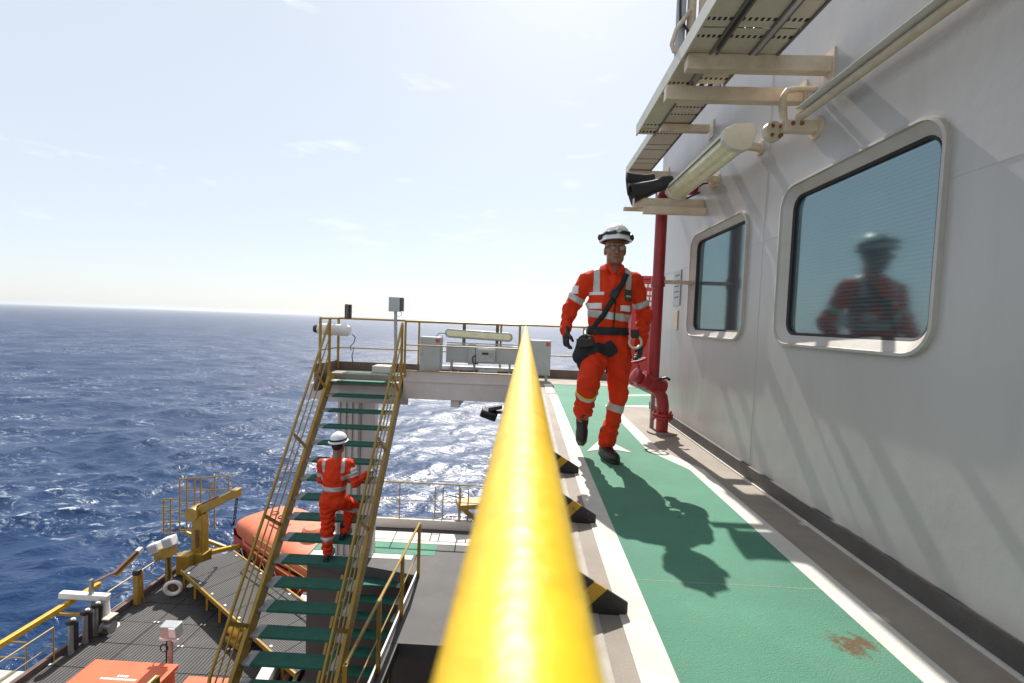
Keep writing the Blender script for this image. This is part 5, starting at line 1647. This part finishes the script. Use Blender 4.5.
for s_ in (-1, 1):
    cvl.cone((0.69 + 0.05 * s_, 3.745, 1.528), (0.682 + 0.165 * s_, 3.745, 1.452), 0.062, 0.070, 0.05)
cvl.cone((0.690, 3.735, 1.47), (0.694, 3.722, 1.562), 0.098, 0.072, 0.03)
cvl.chain([RS, RE], [0.080, 0.066], 0.03, None, (0.005, 0.075, 0.5, 1.3)).chain([RE, RW], [0.066, 0.049], 0.03, None, (0.005, 0.065, -0.3, 0.9))
cvl.cone(RW, (0.330, 3.69, 1.020), 0.050, 0.049, 0.01)
cvl.chain([LS, LE], [0.080, 0.068], 0.03, None, (0.005, 0.075, 0.5, 1.3)).chain([LE, LW], [0.068, 0.051], 0.03, None, (0.005, 0.065, -0.3, 0.9))
cvl.cone(LW, (0.920, 3.67, 0.950), 0.051, 0.050, 0.01)
cvl.chain([RH, RK], [0.130, 0.094], 0.04, None, (0.006, 0.12, 0.2, 1.2)).chain([RK, (0.499, 3.745, 0.372)], [0.092, 0.080], 0.03, None, (0.006, 0.09, 0.0, 1.2))
cvl.chain([LH, LK], [0.124, 0.080], 0.04, None, (0.006, 0.13, 0.2, 1.2)).chain([LK, (0.712, 3.745, 0.155)], [0.078, 0.072], 0.03, None, (0.006, 0.085, 0.5, 1.3))
cvl.cone((0.715, 3.745, 0.21), (0.703, 3.740, 0.135), 0.076, 0.080, 0.02)
cvl.cut_ball((0.692, 3.630, 1.555), 0.052, 0.02)
V, Fc = cvl.mesh(0.0075, 0.0125, 46, 3)
cv = organic('coverall', V, Fc, 'coverall', man, None, 1)
for s_ in (-1, 1):
    MB().plate([(0.692 + 0.012 * s_, 3.632, 1.475), (0.692 + 0.050 * s_, 3.625, 1.515), (0.692 + 0.072 * s_, 3.668, 1.560), (0.692 + 0.056 * s_, 3.650, 1.575), (0.692 + 0.022 * s_, 3.628, 1.525)], (0, -0.9, 0.3), 0.006).build('collar_flap', 'coverall', cv)
# reflective tape and badges
limb_band(cv, RS, RE, 0.50, 0.66, 'reflective')
limb_band(cv, LS, LE, 0.56, 0.72, 'reflective')
limb_band(cv, LK, LA, 0.14, 0.29, 'reflective', rad=0.14)
limb_band(cv, RK, (0.499, 3.745, 0.372), 0.26, 0.40, 'reflective_edge', rad=0.14)
limb_band(cv, RK, (0.499, 3.745, 0.372), 0.29, 0.37, 'reflective', rad=0.14, lift=0.007)
tz = Vector((0.10, 0, 1)).normalized()
patch(cv, 'reflective_band', 'reflective', [((0.675, 3.7, 1.135), -tz), ((0.675, 3.7, 1.192), tz)], lambda c, n: 0.44 < c.x < 0.905)
for x in (0.552, 0.800):
    patch(cv, 'shoulder_tape', 'reflective', [((x - 0.023, 0, 0), (-1, 0, 0)), ((x + 0.023, 0, 0), (1, 0, 0)), ((0, 0, 1.335), (0, 0, -1))], lambda c, n: True)


def badge(x0, x1, z0, z1, m, nm='badge'):
    patch(cv, nm, m, [((x0, 0, 0), (-1, 0, 0)), ((x1, 0, 0), (1, 0, 0)), ((0, 0, z0), (0, 0, -1)), ((0, 0, z1), (0, 0, 1))], lambda c, n: n.y < -0.2, 0.006)


badge(0.505, 0.605, 1.325, 1.35, 'badge_white')
badge(0.49, 0.59, 1.215, 1.262, 'badge_white')
badge(0.735, 0.815, 1.205, 1.25, 'badge_white')
badge(0.765, 0.835, 1.29, 1.375, 'badge_dark')
badge(0.775, 0.825, 1.315, 1.33, 'badge_white')
patch(cv, 'badge', 'badge_white', [((0, 0, 1.335), (0, 0, -1)), ((0, 0, 1.40), (0, 0, 1)), ((0.415, 0, 0), (1, 0, 0)), ((0, 3.77, 0), (0, 1, 0))], lambda c, n: True, 0.005)
patch(cv, 'belt', 'black_fabric', [((0, 0, 1.015), (0, 0, -1)), ((0, 0, 1.075), (0, 0, 1))], lambda c, n: 0.45 < c.x < 0.875, 0.012, parent=man)
patch(cv, 'zip_flap', 'black_fabric', [((0.683, 0, 0), (-1, 0, 0)), ((0.694, 0, 0), (1, 0, 0)), ((0, 0, 1.075), (0, 0, -1)), ((0, 0, 1.33), (0, 0, 1))], lambda c, n: n.y < -0.2, 0.006)
# gloves, boots
for nm, w_, d_, pn_, la_ in (('glove', RW, RHD, (1, 0.25, 0), (0.1, -1, 0)), ('glove', LW, LHD, (-1, 0.25, 0), (-0.1, -1, 0))):
    s = Shape(); hand(s, w_, d_, pn_, la_, 1.12, 0.5)
    s.cone(np.array(w_) + np.array((0, 0.004, 0.012)), w_, 0.036, 0.036, 0.015)
    V, Fc = s.mesh(0.0045)
    organic(nm, V, Fc, 'black_leather', man, None, 1)
boot('boot', man, Matrix.Translation((0.705, 3.735, 0.0)) @ Matrix.Rotation(0.20, 4, 'Z'))
boot('boot', man, Matrix.Translation((0.500, 3.785, 0.315)) @ Matrix.Rotation(-0.18, 4, 'Z') @ Matrix.Rotation(radians(58), 4, 'X') @ Matrix.Translation((0, 0, -0.11)))
helmet(man, T1(0, 0.012, 0.050), -0.04, -0.02, True)
MBg = MB()
for s in (-1, 1):
    MBg.tube([T1(0.008 * s, -0.112, 0.006), T1(0.035 * s, -0.113, 0.010), T1(0.064 * s, -0.092, 0.008), T1(0.080 * s, -0.03, 0.004), T1(0.084 * s, 0.02, -0.002)], 0.0035, 6)
gls = MBg.build('safety_glasses', 'black_plastic', man)
for s in (-1, 1):
    MB().tube([T1(0.036 * s, -0.114, -0.006), T1(0.036 * s, -0.110, -0.006)], 0.020, 14).build('lens', 'clear_lens', gls)
MB().tube([T1(-0.024, -0.094, -0.074), T1(0, -0.098, -0.0755), T1(0.024, -0.094, -0.074)], 0.0035, 6).build('mouth', 'coaming', man)
# hair at the temples and nape
hs = Shape(); hs.ball(T1(0, 0.035, 0.02), (0.080, 0.090, 0.075), 0.02)
hs.plane(T1(0, 0.0, 0.0), (0, -0.9, -0.44))
V, Fc = hs.mesh(0.008)
organic('hair', V, Fc, 'hair', man)
# shoulder strap lying on the chest, by projection on the coverall
bvh = BVHTree.FromObject(cv, bpy.context.evaluated_depsgraph_get())
cvo = world_loc(cv)


def on_cloth(x, z, lift=0.010, back=False):
    o_ = Vector((x, 3.0 if not back else 4.4, z)) - cvo
    hit = bvh.ray_cast(o_, Vector((0, 1 if not back else -1, 0)))
    if hit[0] is None:
        return Vector((x, 3.7, z))
    return hit[0] + cvo + hit[1] * lift


def ribbon(path, w, name, m, parent, nv=(0, -1, 0)):
    mb = MB(); vs, fs = [], []
    for i, p in enumerate(path):
        d = (path[min(i + 1, len(path) - 1)] - path[max(i - 1, 0)]).normalized()
        s = d.cross(Vector(nv)).normalized() * w / 2
        vs += [p - s, p + s]
    for i in range(len(path) - 1):
        fs.append((2 * i, 2 * i + 1, 2 * i + 3, 2 * i + 2))
    o = mb.add(vs, fs).build(name, m, parent)
    o.modifiers.new('thickness', 'SOLIDIFY').thickness = 0.005
    return o


path = [on_cloth(0.785 - 0.27 * t, 1.50 - 0.49 * t) for t in np.linspace(0, 1, 22)]
ribbon(path, 0.042, 'shoulder_strap', 'black_fabric', man)
path = [on_cloth(0.785 - 0.27 * t, 1.50 - 0.49 * t, 0.012, True) for t in np.linspace(0, 1, 14)]
ribbon(path, 0.042, 'shoulder_strap', 'black_fabric', man)
MB().obox(on_cloth(0.672, 1.335, 0.02), 0.028, 0.014, 0.036, Matrix.Rotation(0.45, 3, 'Y')).build('radio_microphone', 'black_plastic', man, bevel=0.006)
# pouch on the hip with thigh straps
pouch = Shape()
pouch.cone((0.455, 3.58, 0.84), (0.475, 3.585, 0.945), 0.075, 0.072, 0.02, ((0, 1, 0), 1.5)).cone((0.43, 3.575, 0.84), (0.53, 3.585, 0.85), 0.055, 0.055, 0.03, ((0, 1, 0), 1.3))
V, Fc = pouch.mesh(0.008, 0.003, 50)
po_ = organic('hip_pouch', V, Fc, 'black_fabric', man, None, 1)
MB().obox((0.465, 3.525, 0.95), 0.068, 0.010, 0.035, Matrix.Rotation(-0.1, 3, 'Y')).build('pouch_flap', 'black_leather', po_, bevel=0.008)
limb_band(cv, RH, RK, 0.30, 0.52, 'black_fabric', 'thigh_strap', 0.20, 0.010, (0.5, 0, 0.25))
MB().tube([on_cloth(0.50, 1.02, 0.02), (0.47, 3.55, 1.0), (0.46, 3.56, 0.95)], 0.014, 8).build('pouch_clip', 'black_leather', man)
MB().tube(arc((0.865, 3.60, 0.965), 0.048, 0, 2 * pi, 16, (1, 0, 0), (0, 0.2, 1)), 0.010, 8, cap=False).build('belt_hook', 'beige', man)
MB().obox((0.86, 3.605, 1.03), 0.03, 0.02, 0.035).build('belt_clip', 'black_leather', man, bevel=0.008)

# ---------------- worker climbing the stairs, seen from behind
m2 = thing('person', (-2.69, 6.42, -2.48), 'worker in orange coveralls climbing the green stairs with a hand on the rail', 'person')
H2 = (-2.655, 6.47, -0.795)
LS2, LE2, LW2 = (-2.875, 6.44, -1.075), (-2.915, 6.52, -1.35), (-2.87, 6.72, -1.33)
RS2, RE2, RW2 = (-2.475, 6.44, -1.07), (-2.375, 6.40, -1.335), (-2.255, 6.56, -1.235)
LH2, LK2, LA2 = (-2.775, 6.40, -1.60), (-2.775, 6.43, -2.04), (-2.765, 6.42, -2.40)
RH2, RK2, RA2 = (-2.600, 6.42, -1.60), (-2.525, 6.70, -1.80), (-2.600, 6.60, -2.13)
b = Shape()
b.cone((-2.69, 6.41, -1.60), (-2.685, 6.41, -1.40), 0.130, 0.120, 0.04, fy).cone((-2.685, 6.41, -1.40), (-2.675, 6.43, -1.14), 0.110, 0.120, 0.04, fy)
b.cone((-2.83, 6.44, -1.075), (-2.52, 6.44, -1.07), 0.055, 0.055, 0.05)
b.chain([LS2, LE2, LW2], [0.055, 0.042, 0.031]).chain([RS2, RE2, RW2], [0.055, 0.042, 0.031])
b.chain([LH2, LK2, LA2, (-2.765, 6.44, -2.43)], [0.088, 0.056, 0.040, 0.038]).chain([RH2, RK2, RA2, (-2.60, 6.62, -2.18)], [0.088, 0.056, 0.040, 0.038])
b.cone((-2.765, 6.42, -2.43), (-2.765, 6.58, -2.44), 0.032, 0.028).cone((-2.60, 6.60, -2.19), (-2.61, 6.76, -2.20), 0.032, 0.028)
T2 = head_shape(b, H2, pi - 0.15, 0.02)
hd2 = (0.45, 0.55, 0.25)
hand(b, RW2, hd2, (0.6, 0.1, -0.6), (0.3, 0.6, 0.6), 0.85, 0.75)
hand(b, LW2, (0.2, 1, 0.1), (0, 0, -1), (1, 0, 0), 0.85, 0.6)
V, Fc = b.mesh(0.0085)
organic('body', V, Fc, 'skin', m2, None, 1)
c2 = Shape()
c2.cone((-2.69, 6.41, -1.60), (-2.688, 6.41, -1.45), 0.168, 0.158, 0.05, fy)
c2.cone((-2.688, 6.41, -1.46), (-2.682, 6.425, -1.27), 0.162, 0.180, 0.05, fy, (0.008, 0.09, -0.2, 1.2))
c2.cone((-2.682, 6.425, -1.28), (-2.675, 6.44, -1.12), 0.180, 0.170, 0.05, fy)
c2.cone((-2.84, 6.445, -1.085), (-2.51, 6.445, -1.08), 0.078, 0.078, 0.05)
c2.cone((-2.670, 6.45, -1.05), (-2.665, 6.45, -0.975), 0.092, 0.072, 0.03)
c2.chain([LS2, LE2, LW2], [0.082, 0.068, 0.050], 0.03, None, (0.007, 0.06, 0.2, 1.1)).chain([RS2, RE2, RW2], [0.082, 0.068, 0.050], 0.03, None, (0.007, 0.06, 0.2, 1.1))
c2.chain([LH2, LK2, (-2.768, 6.42, -2.37)], [0.126, 0.094, 0.082], 0.04, None, (0.009, 0.08, 0.1, 1.2)).chain([RH2, RK2, (-2.595, 6.61, -2.11)], [0.126, 0.098, 0.080], 0.04, None, (0.009, 0.07, 0.1, 1.2))
V, Fc = c2.mesh(0.0100, 0.0115, 44, 5)
cv2 = organic('coverall', V, Fc, 'coverall_far', m2, None, 1)
patch(cv2, 'reflective_band', 'reflective', [((0, 0, -1.43), (0, 0, -1)), ((0, 0, -1.37), (0, 0, 1))], lambda c, n: -2.87 < c.x < -2.49 and c.y < 6.62)
limb_band(cv2, RS2, RE2, 0.45, 0.65, 'reflective')
limb_band(cv2, LS2, LE2, 0.45, 0.65, 'reflective')
limb_band(cv2, LK2, LA2, 0.28, 0.45, 'reflective', rad=0.14)
limb_band(cv2, RK2, RA2, 0.02, 0.20, 'reflective', rad=0.15)
for x in (-2.825, -2.545):
    patch(cv2, 'shoulder_tape', 'reflective', [((x - 0.024, 0, 0), (-1, 0, 0)), ((x + 0.024, 0, 0), (1, 0, 0)), ((0, 0, -1.17), (0, 0, -1))], lambda c, n: True)
patch(cv2, 'badge', 'badge_white', [((-2.43, 0, 0), (-1, 0, 0)), ((0, 0, -1.17), (0, 0, -1)), ((0, 0, -1.10), (0, 0, 1)), ((0, 6.46, 0), (0, 1, 0))], lambda c, n: True, 0.005)
for w_, d_, pn_, la_ in ((RW2, hd2, (0.6, 0.1, -0.6), (0.3, 0.6, 0.6)), (LW2, (0.2, 1, 0.1), (0, 0, -1), (1, 0, 0))):
    s = Shape(); hand(s, w_, d_, pn_, la_, 1.12, 0.75)
    V, Fc = s.mesh(0.006)
    organic('glove', V, Fc, 'glove_grey', m2, None, 1)
boot('boot', m2, Matrix.Translation((-2.765, 6.43, -2.48)) @ Matrix.Rotation(pi + 0.05, 4, 'Z'))
boot('boot', m2, Matrix.Translation((-2.605, 6.62, -2.242)) @ Matrix.Rotation(pi - 0.1, 4, 'Z'))
helmet(m2, T2(0, 0.012, 0.046), pi - 0.15, -0.05, False)
hs = Shape(); hs.ball(T2(0, 0.035, 0.0), (0.080, 0.085, 0.085), 0.02)
hs.plane(T2(0, 0.0, 0.0), (0, 0.9, -0.44))
V, Fc = hs.mesh(0.009)
organic('hair', V, Fc, 'hair', m2)

# ================================================================== HAZE over the sea
hz = bpy.data.materials.new('haze')
hz.use_nodes = True
hN, hL = hz.node_tree.nodes, hz.node_tree.links
hN.remove(hN['Principled BSDF'])
pv = hN.new('ShaderNodeVolumePrincipled')
pv.inputs['Color'].default_value = (0.88, 0.92, 0.96, 1)
pv.inputs['Density'].default_value = 0.00015
pv.inputs['Anisotropy'].default_value = 0.5
hL.new(pv.outputs['Volume'], hN['Material Output'].inputs['Volume'])
MATS['haze'] = hz
ho = MB().box((-45000, -45000, SEA - 230), (45000, 45000, 12.0)).build('haze', 'haze', smooth=False)
ho['kind'] = 'stuff'
